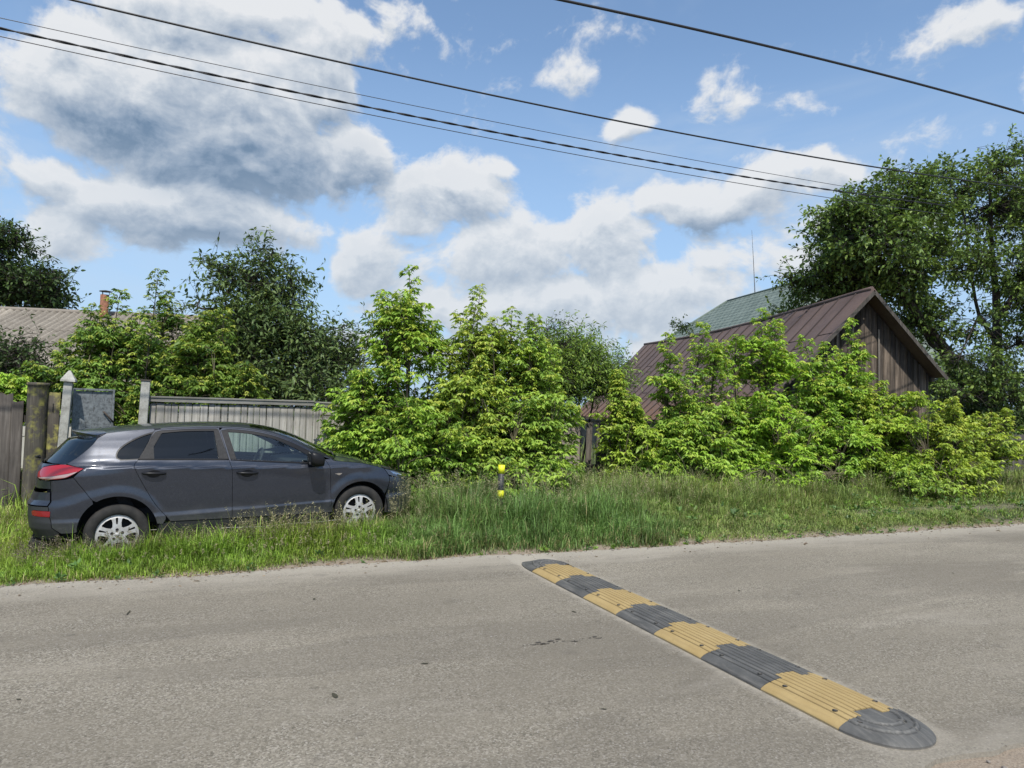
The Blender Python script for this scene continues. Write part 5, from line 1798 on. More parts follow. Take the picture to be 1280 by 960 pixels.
def seed_heads(spots):
    V = []; L = []; C = []; off = 0; polys = []
    for (n, xa, xb, ya, yb, ha, hb, tone) in spots:
        x = RNG.uniform(xa, xb, n); y = RNG.uniform(ya, yb, n)
        k = ~car_zone(x, y, 0.04) & (y > edge_far(x) + 0.25)
        x, y = x[k], y[k]; n = len(x)
        h = RNG.uniform(ha, hb, n)
        z = terrain(x, y)
        az = RNG.uniform(0, 6.28, n); ln = RNG.uniform(0.03, 0.28, n)
        t = np.linspace(0, 1, 4)
        P = np.stack([x, y, z], 1)[:, None] + np.stack([np.cos(az), np.sin(az), 0 * az], 1)[:, None] * (ln * h)[:, None, None] * (t ** 2)[None, :, None]
        P[..., 2] += h[:, None] * t[None]
        polys.append((P, np.full(n, 0.0016), np.full(n, 0.001)))
        m = 16
        tt = RNG.uniform(0.72, 1.0, (n, m))
        i0 = np.clip((tt * 3).astype(int), 0, 2); fr = (tt * 3 - i0)[..., None]
        ix = np.arange(n)[:, None]
        c = P[ix, i0] * (1 - fr) + P[ix, i0 + 1] * fr
        sp = (1.05 - tt)[..., None] * h[:, None, None] * 0.28
        dirs = nrmz(rnd(n, m, 3) * np.array([1, 1, .5]) + np.array([0, 0, .35]))
        c = c + dirs * sp * RNG.random((n, m, 1))
        b = c.reshape(-1, 3); N = len(b)
        d = nrmz(dirs.reshape(-1, 3) + np.array([0, 0, .6]) + 0.4 * rnd(N, 3))
        s = nrmz(np.cross(d, rnd(N, 3)))
        LL = RNG.uniform(0.012, 0.022, N)
        cc = np.array(tone)[None] * (0.6 + 0.8 * RNG.random((N, 1)))
        v, l, c2 = leaflets(b, d, s, LL, LL * 0.42, np.full(N, 0.1), cc)
        V.append(v); L.append(l + off); C.append(c2); off += len(v)
    n_leaf = sum(len(q) for q in L) // 4
    for P, r0, r1 in polys:
        v, q = prisms(P, r0, r1)
        V.append(v); L.append(q + off); off += len(v)
        C.append(np.tile(np.array([[0.22, 0.22, 0.09]]), (len(v), 1)))
    l = np.concatenate(L)
    me = np_mesh('seeding_grass', np.concatenate(V), np.full(len(l) // 4, 4), l, np.concatenate(C).astype(np.float32))
    return tag(link('seeding_grass', me, M_GRASS), kind='stuff')


BRN = (0.27, 0.235, 0.14); PAL = (0.34, 0.30, 0.17); PUR = (0.20, 0.165, 0.12)
seed_heads([(240, -1.7, -0.55, 8.30, 8.72, 0.16, 0.38, PUR), (210, -0.40, 1.9, 8.40, 8.62, 0.20, 0.42, BRN), (120, 0.3, 2.6, 8.4, 8.62, 0.30, 0.55, PAL), (70, 2.2, 3.1, 8.5, 9.0, 0.5, 0.85, PAL),
            (420, 2.9, 6.4, 8.2, 10.6, 0.35, 0.75, PAL), (420, 6.0, 12.0, 9.0, 11.0, 0.35, 0.65, PAL), (260, 12, 20, 8.9, 10.5, 0.3, 0.55, PAL), (160, -4.5, -1.6, 8.2, 11.5, 0.25, 0.5, BRN), (120, -1.5, 3, 7.9, 8.4, 0.12, 0.25, PAL)])


def weeds():
    n = 420
    x = RNG.uniform(-4.2, 18, n); d = RNG.random(n) ** 1.4 * 1.6 + 0.02; y = edge_far(x) + d
    k = ~car_zone(x, y, 0.1); x, y, d = x[k], y[k], d[k]; n = len(x)
    m = 14
    size = RNG.uniform(0.03, 0.075, n) * (0.6 + 0.5 * np.clip(d, 0, 1))
    az = RNG.uniform(0, 6.28, (n, m)); el = RNG.uniform(0.1, 1.2, (n, m))
    dr = np.stack([np.cos(az) * np.cos(el), np.sin(az) * np.cos(el), np.sin(el)], -1)
    hh = (0.02 + 0.20 * np.clip(d, 0, 1) * RNG.random(n))[:, None, None] * np.array([0, 0, 1.0]) * RNG.random((n, m, 1))
    b = np.stack([x, y, terrain(x, y)], 1)[:, None] + hh + dr * size[:, None, None] * 0.5
    b = b.reshape(-1, 3); dd = dr.reshape(-1, 3); N = len(b)
    s = nrmz(np.cross(dd, np.array([0, 0, 1.0]) + 0.3 * rnd(N, 3)))
    L = np.repeat(size, m) * RNG.uniform(0.7, 1.4, N)
    base = np.where(RNG.random((n, 1)) < 0.5, np.array([[0.17, 0.27, 0.045]]), np.array([[0.12, 0.21, 0.06]])) * RNG.uniform(0.7, 1.3, (n, 1))
    v, l, c = leaflets(b, dd, s, L, L * 0.5, np.full(N, 0.12), np.repeat(base, m, 0) * RNG.uniform(0.8, 1.2, (N, 1)))
    tag(link('verge_weeds', np_mesh('verge_weeds', v, np.full(len(l) // 4, 4), l, c.astype(np.float32)), M_LEAFB), kind='stuff')


weeds()


# dry litter and pebbles along the road edge (nobody could count them)
def litter():
    n = 5200
    x = RNG.uniform(-6, 22, n); e = edge_far(x)
    y = e + np.abs(rnd(n)) * 0.16 - 0.06 + (RNG.random(n) < 0.1) * -RNG.random(n) * 0.5
    cl = 0.5 + 0.5 * vnoise(x, y * 0 + 1, 1.3, 70)
    k = RNG.random(n) < 0.15 + 0.85 * cl
    x, y = x[k], y[k]; n = len(x)
    z = np.where(y < edge_far(x) - 0.01, 0.003, np.maximum(terrain(x, y), -0.02) + 0.004)
    b = np.stack([x, y, z + 0.003], 1)
    az = RNG.uniform(0, 6.28, n)
    d = nrmz(np.stack([np.cos(az), np.sin(az), 0.25 * rnd(n)], 1))
    s = nrmz(np.cross(d, np.array([0, 0, 1.0]) + 0.3 * rnd(n, 3)))
    L = RNG.uniform(0.012, 0.05, n) * np.where(RNG.random(n) < 0.15, 1.8, 1)
    t = RNG.random((n, 1))
    col = np.array([[0.16, 0.10, 0.06]]) * (1 - t) + np.array([[0.34, 0.26, 0.17]]) * t
    v, l, c = leaflets(b, d, s, L, L * RNG.uniform(0.15, 0.6, n), np.full(n, 0.15), col * (0.6 + 0.6 * RNG.random((n, 1))))
    me = np_mesh('dry_litter', v, np.full(len(l) // 4, 4), l, c.astype(np.float32))
    tag(link('dry_litter', me, M_GRASS), kind='stuff')


litter()


def pebbles():
    bm = bmesh.new()
    r = random.Random(9)
    for i in range(900):
        k = r.random()
        if k < 0.72:
            x = r.uniform(-5, 18); y = float(edge_far(np.array([x]))[0]) + r.gauss(0.02, 0.10)
        elif k < 0.9:
            x = r.uniform(1.5, 6); y = r.uniform(1.9, 2.4)
        else:
            x = r.uniform(-2, 10); y = r.uniform(2.5, 7.3)
        s = r.uniform(0.004, 0.014) * (1.0 if k < 0.9 else 0.6)
        z = max(float(terrain(x, y)), -0.02) if (y > float(edge_far(np.array([x]))[0]) or y < 2.4) else 0.0
        M = Matrix.Translation((x, y, z + s * 0.3)) @ Matrix.Rotation(r.uniform(0, 6), 4, 'Z') @ Matrix.Diagonal((s * r.uniform(.8, 1.5), s, s * .6, 1))
        bmesh.ops.create_icosphere(bm, subdivisions=1, radius=1, matrix=M)
    me = bpy.data.meshes.new('pebbles'); bm.to_mesh(me); bm.free()
    tag(link('pebbles', me, mat('pebble', rough=0.9, build=lambda g, p: g.put(p.inputs['Base Color'], g.ramp(g.noise(g.coord('Object'), 40, 2, 0.5), [(0.3, (0.12, 0.10, 0.085)), (0.7, (0.36, 0.33, 0.29))])))), kind='stuff')


pebbles()

# single dead leaves on the asphalt
M_DEAD = mat('dead_leaf', (0.045, 0.04, 0.022), 0.8)
leafspots = [(419, 871, 0.032, 'small dark dead leaf on the asphalt in the middle of the foreground'), (161, 766, 0.05, 'thin twig-like dead leaf on the asphalt below the rear wheel'),
             (756, 887, 0.014, 'tiny dark leaf fragment on the asphalt left of the yellow hump end'), (717, 765, 0.022, 'small dark leaf beside the left flank of the speed bump'),
             (924, 739, 0.022, 'small dark leaf on the far lane right of the speed bump'), (532, 830, 0.020, 'small brown leaf on the asphalt right of the middle foreground'),
             (393, 749, 0.022, 'curled dark leaf on the asphalt below the grey car front door'), (24, 875, 0.014, 'tiny dark leaf at the left edge of the road'),
             (1192, 717, 0.020, 'small dark leaf on the far lane near the right edge'), (810, 697, 0.018, 'small dark leaf near the far road edge right of the speed bump')]
for i, (px, py, s, lab) in enumerate(leafspots):
    c = atz(px, py, 0.0)
    r = random.Random(i)
    m = MB(); n = 12
    ring = []
    for k in range(n):
        a = 2 * math.pi * k / n
        q = s * (0.5 + 0.5 * abs(math.cos(a / 2)) * r.uniform(.8, 1.2))
        ring.append((q * math.cos(a) * 1.5, q * math.sin(a) * (.18 if i == 1 else .55), 0.003 + s * 0.10 * (math.sin(a * 2 + i) * .5 + .5)))
    m.add([(0, 0, 0.003)] + ring, [(0, 1 + k, 1 + (k + 1) % n) for k in range(n)], True)
    o = m.build('dead_leaf', M_DEAD); o.location = (c[0], c[1], 0.001); o.rotation_euler = (0, 0, r.uniform(0, 6))
    tag(o, lab, 'leaf', 'dead leaves on the road')

# pale string along the sill of the car
m = MB()
a = np.array([-0.55, 8.80, 0.24]); b = np.array([1.98, 8.86, 0.31])
P = [a * (1 - t) + b * t + np.array([0, 0, -0.04 * math.sin(math.pi * t) + 0.004 * math.sin(t * 23)]) for t in np.linspace(0, 1, 24)]
m.tube(P, 0.0018, 5)
tag(m.build('string', mat('pale_string', (0.62, 0.60, 0.55), 0.7)), 'pale thin string hanging in the grass along the sill of the car', 'string')
# ------------------------------------------------------------------ car body surface
def itp(t, tab):
    if t <= tab[0][0]: return tab[0][1]
    for (a, b), (c, d) in zip(tab, tab[1:]):
        if t <= c: return b + (d - b) * (t - a) / (c - a)
    return tab[-1][1]


def smooth01(t):
    t = min(1.0, max(0.0, t))
    return t * t * (3 - 2 * t)


WTAB = [(0.10, .80), (.20, .845), (.30, .866), (.42, .886), (.47, .893), (.50, .884), (.62, .890), (.80, .8955), (.94, .8985), (.963, .9000), (.980, .8800), (1.03, .866), (1.06, .850), (1.10, .824), (1.20, .768), (1.30, .704), (1.40, .632), (1.46, .585)]
XS, XE = -0.15, 2.70
REAR = [(.20, -.64), (.30, -.76), (.42, -.825), (.55, -.835), (.66, -.83), (.70, -.785), (.80, -.765), (.95, -.765), (1.05, -.735), (1.10, -.70), (1.20, -.585), (1.30, -.475), (1.40, -.40)]
FRONT = [(.15, 3.42), (.25, 3.54), (.40, 3.60), (.55, 3.60), (.65, 3.565), (.72, 3.50), (.78, 3.41), (.84, 3.30), (.90, 3.17), (.97, 2.95), (1.05, 2.85)]
LR, LF = 1.25, 1.35
ARC_R, ARC_F = (-0.01, .325, .398), (2.675, .325, .362)


def halfw(x, z):
    zt = z + (x - 1.0) * 0.058 * smooth01((z - 0.40) / 0.35) * (1 - 0.8 * smooth01((z - 1.08) / 0.3))
    w = itp(zt, WTAB)
    if z > 0.95:
        k = smooth01((z - .95) / .15)
        if x < 0.35: w -= k * 0.075 * ((0.35 - x) / .8) ** 2
        if x > 1.5: w -= k * 0.05 * ((x - 1.5) / .8) ** 2
    for (cx_, cz_, r_) in (ARC_R, ARC_F):
        d = math.hypot(x - cx_, z - cz_)
        if d < r_ + .13 and z > .2: w += 0.016 * smooth01((r_ + .13 - d) / .10)
    return w


def surf(s, z):
    """side panel domain -> 3-D, near side (y negative)"""
    if s < XS:
        t = min(1.0, (XS - s) / LR) * math.pi / 2
        a = XS - itp(z, REAR)
        return (XS - a * math.sin(t) ** (2 / 2.1), -halfw(max(XS - a * math.sin(t) ** (2 / 2.1) * 0.5, -.4), z) * max(0.0, math.cos(t)) ** (2 / 4.2), z)
    if s > XE:
        t = min(1.0, (s - XE) / LF) * math.pi / 2
        a = itp(z, FRONT) - XE
        return (XE + a * math.sin(t) ** (2 / 2.0), -halfw(min(XE + .1, 2.8), z) * max(0.0, math.cos(t)) ** (2 / 3.0), z)
    return (s, -halfw(s, z), z)
# ------------------------------------------------------------------ the parked car
def m_paint(g, p):
    c = g.coord('Object')
    x, y, z = g.xyz(c)
    n = g.noise(c, 3.5, 6, 0.62); n2 = g.noise(c, 420, 2, 0.5); n3 = g.noise(c, 30, 4, 0.6)
    base = g.mix(g.maprange(n2, 0.4, 0.6, 0, 1), (0.020, 0.0235, 0.033), (0.043, 0.049, 0.066))
    d = g.math('ADD', z, g.math('MULTIPLY', g.math('SUBTRACT', n, 0.5), 0.35))
    dust = g.math('ADD', g.maprange(d, 0.58, 0.26, 0.015, 0.42, True), g.math('MULTIPLY', g.maprange(n3, 0.45, 0.75, 0, 0.07), g.maprange(n, 0.4, 0.6, 0.2, 1)))
    g.put(p.inputs['Base Color'], g.mix(dust, base, (0.15, 0.135, 0.115)))
    g.put(p.inputs['Metallic'], g.math('SUBTRACT', 0.55, dust, clamp=True))
    g.put(p.inputs['Roughness'], g.math('MULTIPLY_ADD', dust, 0.6, 0.36))
    p.inputs['Coat Weight'].default_value = 0.8
    g.put(p.inputs['Coat Roughness'], g.math('MULTIPLY_ADD', dust, 0.8, 0.06))


def glass_mat(name, tint, gloss=0.06):
    m = bpy.data.materials.new(name); m.use_nodes = True
    t = m.node_tree; g = G(t); t.nodes.remove(t.nodes['Principled BSDF'])
    tr = g.new('ShaderNodeBsdfTransparent'); g.put(tr.inputs[0], tint)
    gl = g.new('ShaderNodeBsdfGlossy'); gl.inputs['Roughness'].default_value = 0.03; g.put(gl.inputs[0], (0.9, 0.95, 0.95))
    fr = g.new('ShaderNodeFresnel'); fr.inputs[0].default_value = 1.52
    mx = g.new('ShaderNodeMixShader')
    g.put(mx.inputs[0], g.math('ADD', fr.outputs[0], gloss)); g.l.new(tr.outputs[0], mx.inputs[1]); g.l.new(gl.outputs[0], mx.inputs[2])
    g.l.new(mx.outputs[0], t.nodes['Material Output'].inputs[0])
    return m


M_PAINT = mat('metallic_grey_paint', build=m_paint)
M_GLASS = glass_mat('clear_glass', (0.76, 0.88, 0.84), 0.05)
M_TINT = glass_mat('tinted_glass', (0.035, 0.04, 0.045), 0.015)
M_TRIM = mat('black_trim', (0.012, 0.012, 0.013), 0.38, Specular_IOR_Level=0.22)
M_PILLAR = mat('satin_pillar_trim', rough=0.6, Specular_IOR_Level=0.25, build=lambda g, p: g.put(p.inputs['Base Color'], g.ramp(g.noise(g.mapping(g.coord('Object'), scale=(30, 30, 3)), 2, 4, .6), [(0.3, (0.010, 0.010, 0.011)), (0.7, (0.026, 0.026, 0.027))])))
M_PLASTIC = mat('dark_bumper_plastic', (0.028, 0.028, 0.029), 0.55)
M_LINER = mat('wheel_liner', (0.008, 0.008, 0.008), 0.9)
M_RUBBER = mat('tyre_rubber', rough=0.85, build=lambda g, p: g.put(p.inputs['Base Color'], g.mix(g.maprange(g.noise(g.coord('Object'), 9, 5, 0.6), 0.4, 0.7, 0, 0.8), (0.012, 0.0115, 0.011), (0.036, 0.032, 0.027))))
def m_cap(g, p):
    n = g.noise(g.coord('Object'), 12, 5, 0.65)
    g.put(p.inputs['Base Color'], g.mix(g.maprange(n, 0.42, 0.72, 0, 0.7), (0.44, 0.44, 0.43), (0.25, 0.22, 0.18)))
M_HUBCAP = mat('silver_hubcap', rough=0.5, metal=0.1, build=m_cap)
M_STEEL = mat('dark_wheel_steel', (0.012, 0.012, 0.012), 0.7)
M_RED = mat('red_lens', (0.30, 0.006, 0.008), 0.12, Coat_Weight=1.0)
M_REFL = mat('red_reflector', (0.22, 0.008, 0.012), 0.25, Coat_Weight=0.6)
M_CLEAR = mat('clear_lens', (0.36, 0.24, 0.22), 0.15, Coat_Weight=1.0)
M_LAMP = mat('headlamp_lens', (0.05, 0.055, 0.065), 0.08, 0.3, Coat_Weight=1.0)
M_CHROME = mat('chrome', (0.75, 0.75, 0.77), 0.12, 1.0)
M_CABIN = mat('cabin_plastic', (0.03, 0.03, 0.032), 0.7)
M_SEAT = mat('seat_cloth', (0.035, 0.035, 0.04), 0.95)
M_MIRG = mat('mirror_glass', (0.8, 0.8, 0.8), 0.02, 1.0)

car = thing('car', 'dark grey five-door hatchback car parked in the grass in front of the board fence', 'car', (-0.90, 9.54, -0.090))
_a, _b = R(7.0), R(2.8)
_fx = Vector((math.cos(_a) * math.cos(_b), math.sin(_a) * math.cos(_b), math.sin(_b)))
_ly = Vector((-math.sin(_a), math.cos(_a), 0))
_uz = _fx.cross(_ly)
car.rotation_euler = Matrix((_fx, _ly, _uz)).transposed().to_euler()


def resample(poly, step=0.03):
    out = []
    for (a, b) in zip(poly, poly[1:] + poly[:1]):
        L = math.hypot(b[0] - a[0], b[1] - a[1])
        n = max(1, int(math.ceil(L / step)))
        for k in range(n): out.append((a[0] + (b[0] - a[0]) * k / n, a[1] + (b[1] - a[1]) * k / n))
    return out


def area(p):
    return 0.5 * sum(a[0] * b[1] - b[0] * a[1] for a, b in zip(p, p[1:] + p[:1]))


def inset(poly, d):
    if area(poly) < 0: poly = poly[::-1]
    n = len(poly); out = []
    for i in range(n):
        a, b, c = poly[i - 1], poly[i], poly[(i + 1) % n]
        e1 = Vector((b[0] - a[0], b[1] - a[1])).normalized(); e2 = Vector((c[0] - b[0], c[1] - b[1])).normalized()
        n1 = Vector((-e1.y, e1.x)); n2 = Vector((-e2.y, e2.x))
        m = (n1 + n2)
        m = m.normalized() if m.length > 1e-6 else n1
        k = d / max(0.4, m.dot(n1))
        out.append((b[0] + m.x * k, b[1] + m.y * k))
    return out


def spline(pts, n=6):
    """open Catmull-Rom through pts"""
    out = []
    for i in range(len(pts) - 1):
        p0 = pts[max(i - 1, 0)]; p1 = pts[i]; p2 = pts[i + 1]; p3 = pts[min(i + 2, len(pts) - 1)]
        for k in range(n):
            t = k / n
            out.append(tuple(0.5 * ((2 * p1[j]) + (-p0[j] + p2[j]) * t + (2 * p0[j] - 5 * p1[j] + 4 * p2[j] - p3[j]) * t * t + (-p0[j] + 3 * p1[j] - 3 * p2[j] + p3[j]) * t ** 3) for j in range(2)))
    out.append(tuple(pts[-1]))
    return out


def inside(p, poly):
    x, y = p; c = False
    for (x1, y1), (x2, y2) in zip(poly, poly[1:] + poly[:1]):
        if (y1 > y) != (y2 > y) and x < (x2 - x1) * (y - y1) / (y2 - y1) + x1: c = not c
    return c


def seg_d(p, poly):
    P = np.array(poly); Q = np.roll(P, -1, 0); d = Q - P
    t = np.clip(((np.array(p) - P) * d).sum(1) / np.maximum((d * d).sum(1), 1e-12), 0, 1)
    return float(np.min(np.hypot(*(P + d * t[:, None] - np.array(p)).T)))


def triangulate(poly, holes, step):
    loops = [resample(poly, step)] + [resample(h, step) for h in holes]
    pts = []; edges = []; rings = []
    for L in loops:
        b = len(pts); pts += L
        edges += [(b + i, b + (i + 1) % len(L)) for i in range(len(L))]
        rings.append(list(range(b, b + len(L))))
    xs_ = [p[0] for p in poly]; zs_ = [p[1] for p in poly]
    x = min(xs_) + step * .7; row = 0
    z = min(zs_) + step * .6
    while z < max(zs_):
        x = min(xs_) + (step * .5 if row % 2 else 0)
        while x < max(xs_):
            if inside((x, z), poly) and not any(inside((x, z), h) for h in holes) and all(seg_d((x, z), L) > step * .45 for L in loops): pts.append((x, z))
            x += step
        z += step * .87; row += 1
    v, e, f, ov, oe, of = delaunay_2d_cdt([Vector(p) for p in pts], edges, [], 0, 1e-6)
    keep = []
    for t in f:
        c = (sum(v[i].x for i in t) / 3, sum(v[i].y for i in t) / 3)
        if inside(c, loops[0]) and not any(inside(c, L) for L in loops[1:]): keep.append(tuple(t))
    # map ring indices to output
    m = {}
    for i, o in enumerate(ov):
        for q in o: m[q] = i
    rings = [[m[i] for i in r] for r in rings]
    return [(q.x, q.y) for q in v], keep, rings


def surf_n(s, z):
    s = min(XE + LF - .012, max(XS - LR + .012, s))
    a = Vector(surf(s - .004, z)); b = Vector(surf(s + .004, z)); c = Vector(surf(s, z - .004)); d = Vector(surf(s, z + .004))
    n = (b - a).cross(d - c)
    n = n.normalized() if n.length > 1e-9 else Vector((0, -1, 0))
    return n


def panel_shape(poly, holes=(), step=0.024, gap=0.0022, depth=0.016, out=0.0, puff=0.0):
    """returns verts, faces, smooth for the near side"""
    poly = inset(resample(poly, step), gap)
    v2, f, rings = triangulate(poly, [list(h) for h in holes], step)
    vs = []; ns = []
    for (s, z) in v2:
        n = surf_n(s, z)
        ns.append(n)
        q = out
        if puff: q += puff * min(1.0, seg_d((s, z), poly) / 0.03)
        vs.append(Vector(surf(s, z)) + n * q)
    faces = []
    for t in f:
        a, b, c = (vs[i] for i in t)
        nn = (b - a).cross(c - a)
        faces.append(t if nn.dot(ns[t[0]]) > 0 else t[::-1])
    sm = [True] * len(faces)
    for r in rings:
        b = len(vs); L = len(r)
        top = [vs[i] for i in r]; bot = [vs[i] - ns[i] * depth for i in r]
        vs += top + bot
        ns += [ns[i] for i in r] * 2
        for k in range(L):
            faces.append((b + k, b + (k + 1) % L, b + L + (k + 1) % L, b + L + k)); sm.append(False)
    return vs, faces, sm, ns


def panel(name, poly, mat_, holes=(), parent=car, side='both', **kw):
    """side: both -> near and far objects; one -> near and far merged in one mesh; near"""
    vs, fs, sm, ns = panel_shape(poly, holes, **kw)
    res = []

    def shaded(m, nn):
        me = m.mesh(name)
        me.polygons.foreach_set('use_smooth', [True] * len(me.polygons))
        me.normals_split_custom_set_from_vertices([tuple(q) for q in nn])
        return me

    if side == 'one':
        m = MB(); b = len(vs)
        m.v = [tuple(v) for v in vs] + [(v.x, -v.y, v.z) for v in vs]
        m.f = list(fs) + [tuple(i + b for i in f)[::-1] for f in fs]
        m.sm = sm * 2
        return link(name, shaded(m, list(ns) + [(q.x, -q.y, q.z) for q in ns]), mat_, parent)
    for sg in ((1, -1) if side == 'both' else (1,)):
        m = MB()
        m.v = [(v.x, v.y * sg, v.z) for v in vs]
        m.f = [f if sg > 0 else f[::-1] for f in fs]; m.sm = sm
        pr = parent if not isinstance(parent, (list, tuple)) else parent[0 if sg > 0 else 1]
        res.append(link(name, shaded(m, [(q.x, q.y * sg, q.z) for q in ns]), mat_, pr))
    return res


def arc(c, a0, a1, n=18):
    return [(c[0] + c[2] * math.cos(R(a0 + (a1 - a0) * k / n)), c[1] + c[2] * math.sin(R(a0 + (a1 - a0) * k / n))) for k in range(n + 1)]


RAIL = spline([(2.335, .985), (2.25, 1.025), (2.08, 1.118), (1.88, 1.228), (1.65, 1.326), (1.40, 1.388), (1.16, 1.417), (0.9, 1.431), (0.6, 1.431), (0.3, 1.422), (0.05, 1.405), (-0.117, 1.385)], 4)
DPIL = spline([(-0.117, 1.385), (-0.20, 1.345), (-.293, 1.281), (-.40, 1.21), (-.502, 1.141), (-.60, 1.086)], 4)
RD_REAR = spline([(.385, 1.408), (.345, 1.345), (.215, 1.115), (.167, 1.048), (.181, .984), (.248, .834), (.363, .612), (.47, .469), (.515, .405)], 4)
B_GAP = spline([(1.055, 1.408), (1.064, 1.381), (1.134, 1.035), (1.159, .917), (1.158, .60), (1.156, .375)], 4)
FD_FRONT = spline([(2.299, .335), (2.299, .461), (2.296, .843), (2.275, .93), (2.235, .985)], 4)


def rail_off(x0, x1, d):
    """points of the roof rail between two x, lowered by d"""
    pts = [(x, z - d) for (x, z) in RAIL if x0 <= x <= x1]
    return pts


# rear quarter with C pillar
lamp_front = [(-.34, 1.035), (-.40, 1.048), (-.46, 1.060), (-.613, 1.083)]
quarter_win = spline([(.004, 1.157), (.026, 1.206), (.085, 1.258), (.165, 1.305), (.265, 1.348), (.352, 1.374)], 3) + [(.300, 1.25), (.219, 1.113), (.10, 1.110), (.039, 1.112), (.010, 1.13)]
qw_out = inset(quarter_win, -0.013)
Q = [(-.46, .950), (-.36, .84), (-.235, .70)]
Q += [p for p in arc(ARC_R, 122, 10, 22)][1:]
Q += [(.44, .385), (.47, .44)] + [p for p in RD_REAR[::-1] if p[1] > .46]
Q += [p for p in RAIL if p[0] < .385] + DPIL[1:] + [(-.46, 1.060), (-.40, 1.048), (-.34, 1.035), (-.40, 1.0)]
body = panel('rear_quarter', Q, M_PAINT, [qw_out])
panel('quarter_window', quarter_win, M_TINT, parent=body, out=-0.010, gap=0.0, depth=0.004)
panel('window_seal', qw_out, M_TRIM, [quarter_win], parent=body, out=-0.003, gap=0.0, depth=0.014, step=0.02)

# rear doors
rw = [(.452, 1.374)] + spline([(.452, 1.374), (.70, 1.386), (1.000, 1.378)], 4)[1:] + [(1.022, 1.064)] + spline([(1.022, 1.064), (.70, 1.083), (.362, 1.100)], 3)[1:] + [(.362, 1.228)]
RD = RD_REAR + [(.85, .390)] + B_GAP[::-1] + rail_off(.39, 1.05, 0.013)
win_r = [(.345, 1.335), (.385, 1.388)] + [(x, z - .026) for (x, z) in RAIL if .39 < x < 1.05][::-1] + [(1.052, 1.383), (1.128, 1.052), (.80, 1.072), (.205, 1.105)]
rdoor = panel('rear_door', RD, M_PAINT, [win_r])
panel('window_frame', win_r, M_TRIM, [rw], parent=rdoor, out=-0.004, gap=0.0, depth=0.012)
panel('pillar_trim', [(.350, 1.330), (.392, 1.376), (.447, 1.374), (.362, 1.228), (.362, 1.104), (.216, 1.108)], M_PILLAR, parent=rdoor, out=-0.001, gap=0.001, depth=0.006)
panel('pillar_trim', [(1.006, 1.378), (1.050, 1.378), (1.124, 1.055), (1.026, 1.066)], M_PILLAR, parent=rdoor, out=-0.001, gap=0.001, depth=0.006)
panel('window', rw, M_TINT, parent=rdoor, out=-0.011, gap=0.0, depth=0.004)

# front doors
fw = [(1.152, 1.362), (1.215, 1.046)] + spline([(1.215, 1.046), (1.60, 1.008), (2.055, .963)], 4)[1:] + [(2.085, 1.018)] + spline([(2.085, 1.018), (2.023, 1.064), (1.842, 1.170), (1.629, 1.272), (1.383, 1.334), (1.152, 1.362)], 4)[1:-1]
fr_top = [(x, z - .013) for (x, z) in RAIL if 1.06 < x < 2.20]
FD = [p for p in B_GAP[::-1]][:-1]
FD = [(1.156, .375)] + [(1.9, .345)] + FD_FRONT + fr_top + [p for p in B_GAP if p[1] < 1.408][:-1]
win_f = [(1.078, 1.378), (1.148, 1.050), (1.60, 1.000), (2.12, .948), (2.20, .985)] + [(x, z - .026) for (x, z) in RAIL if 1.10 < x < 2.17]
fdoor = panel('front_door', FD, M_PAINT, [win_f])
panel('window_frame', win_f, M_TRIM, [fw], parent=fdoor, out=-0.004, gap=0.0, depth=0.012)
panel('pillar_trim', [(1.082, 1.374), (1.148, 1.358), (1.210, 1.049), (1.152, 1.054)], M_PILLAR, parent=fdoor, out=-0.001, gap=0.001, depth=0.006)
panel('window', fw, M_GLASS, parent=fdoor, out=-0.011, gap=0.0, depth=0.003)

# A pillar and roof rail strip, one with the roof colour
strip = RAIL + [(x, z - .011) for (x, z) in RAIL[::-1] if x > .385]
strip = [p for p in RAIL if p[0] >= .385] + [(x, z - .011) for (x, z) in RAIL[::-1] if x >= .385]
panel('roof_rail', strip, M_PAINT, gap=0.0, step=0.04, depth=0.03)

# front wings
FEN_TOP = spline([(2.335, .985), (2.36, .962), (2.53, .938), (2.85, .892), (3.05, .852), (3.14, .822)], 3)
WING = [(2.304, .335), (2.33, .335)] + [p for p in arc(ARC_F, 178, 28, 22)] + [(3.06, .60), (3.12, .72)] + FEN_TOP[::-1] + [p for p in FD_FRONT[::-1]]
panel('front_wing', WING, M_PAINT)
mk_ = [(2.345, .805), (2.37, .800), (2.40, .783), (2.42, .788), (2.445, .806), (2.40, .810)]
panel('side_badge', mk_, M_CHROME, out=0.004, gap=0.0, step=0.01, depth=0.006)
# head lamps
HL = [(3.145, .818), (3.26, .788), (3.42, .755), (3.62, .715), (3.72, .675), (3.68, .640), (3.45, .652), (3.24, .700), (3.13, .735)]
hl = panel('headlight', HL, M_LAMP, out=0.001)
hin = [(3.22, .775), (3.40, .735), (3.60, .70), (3.62, .672), (3.44, .682), (3.24, .735)]
panel('lamp_unit', hin, M_CHROME, parent=hl, out=0.003, gap=0.0, step=0.02)
# front bumper, grille
FB = [(3.0, .46)] + [(3.065, .60), (3.125, .72), (3.24, .695), (3.45, .647), (3.68, .635), (3.72, .67), (3.66, .708), (4.07, .706), (4.07, .22), (3.3, .22), (3.02, .26), (3.0, .36)]
GR = [(3.78, .63), (3.99, .63), (3.99, .42), (3.85, .40), (3.78, .50)]
panel('front_bumper', FB, M_PAINT, [GR], side='one', step=0.05)
panel('grille', GR, M_TRIM, side='one', out=-0.02, step=0.05, gap=0)
# sills
SI = [(.40, .385), (.515, .402), (.85, .386), (1.156, .371), (1.9, .341), (2.30, .331), (2.30, .20), (1.3, .19), (.36, .21)]
panel('sill', SI, M_PLASTIC, gap=0.003, out=-0.006)
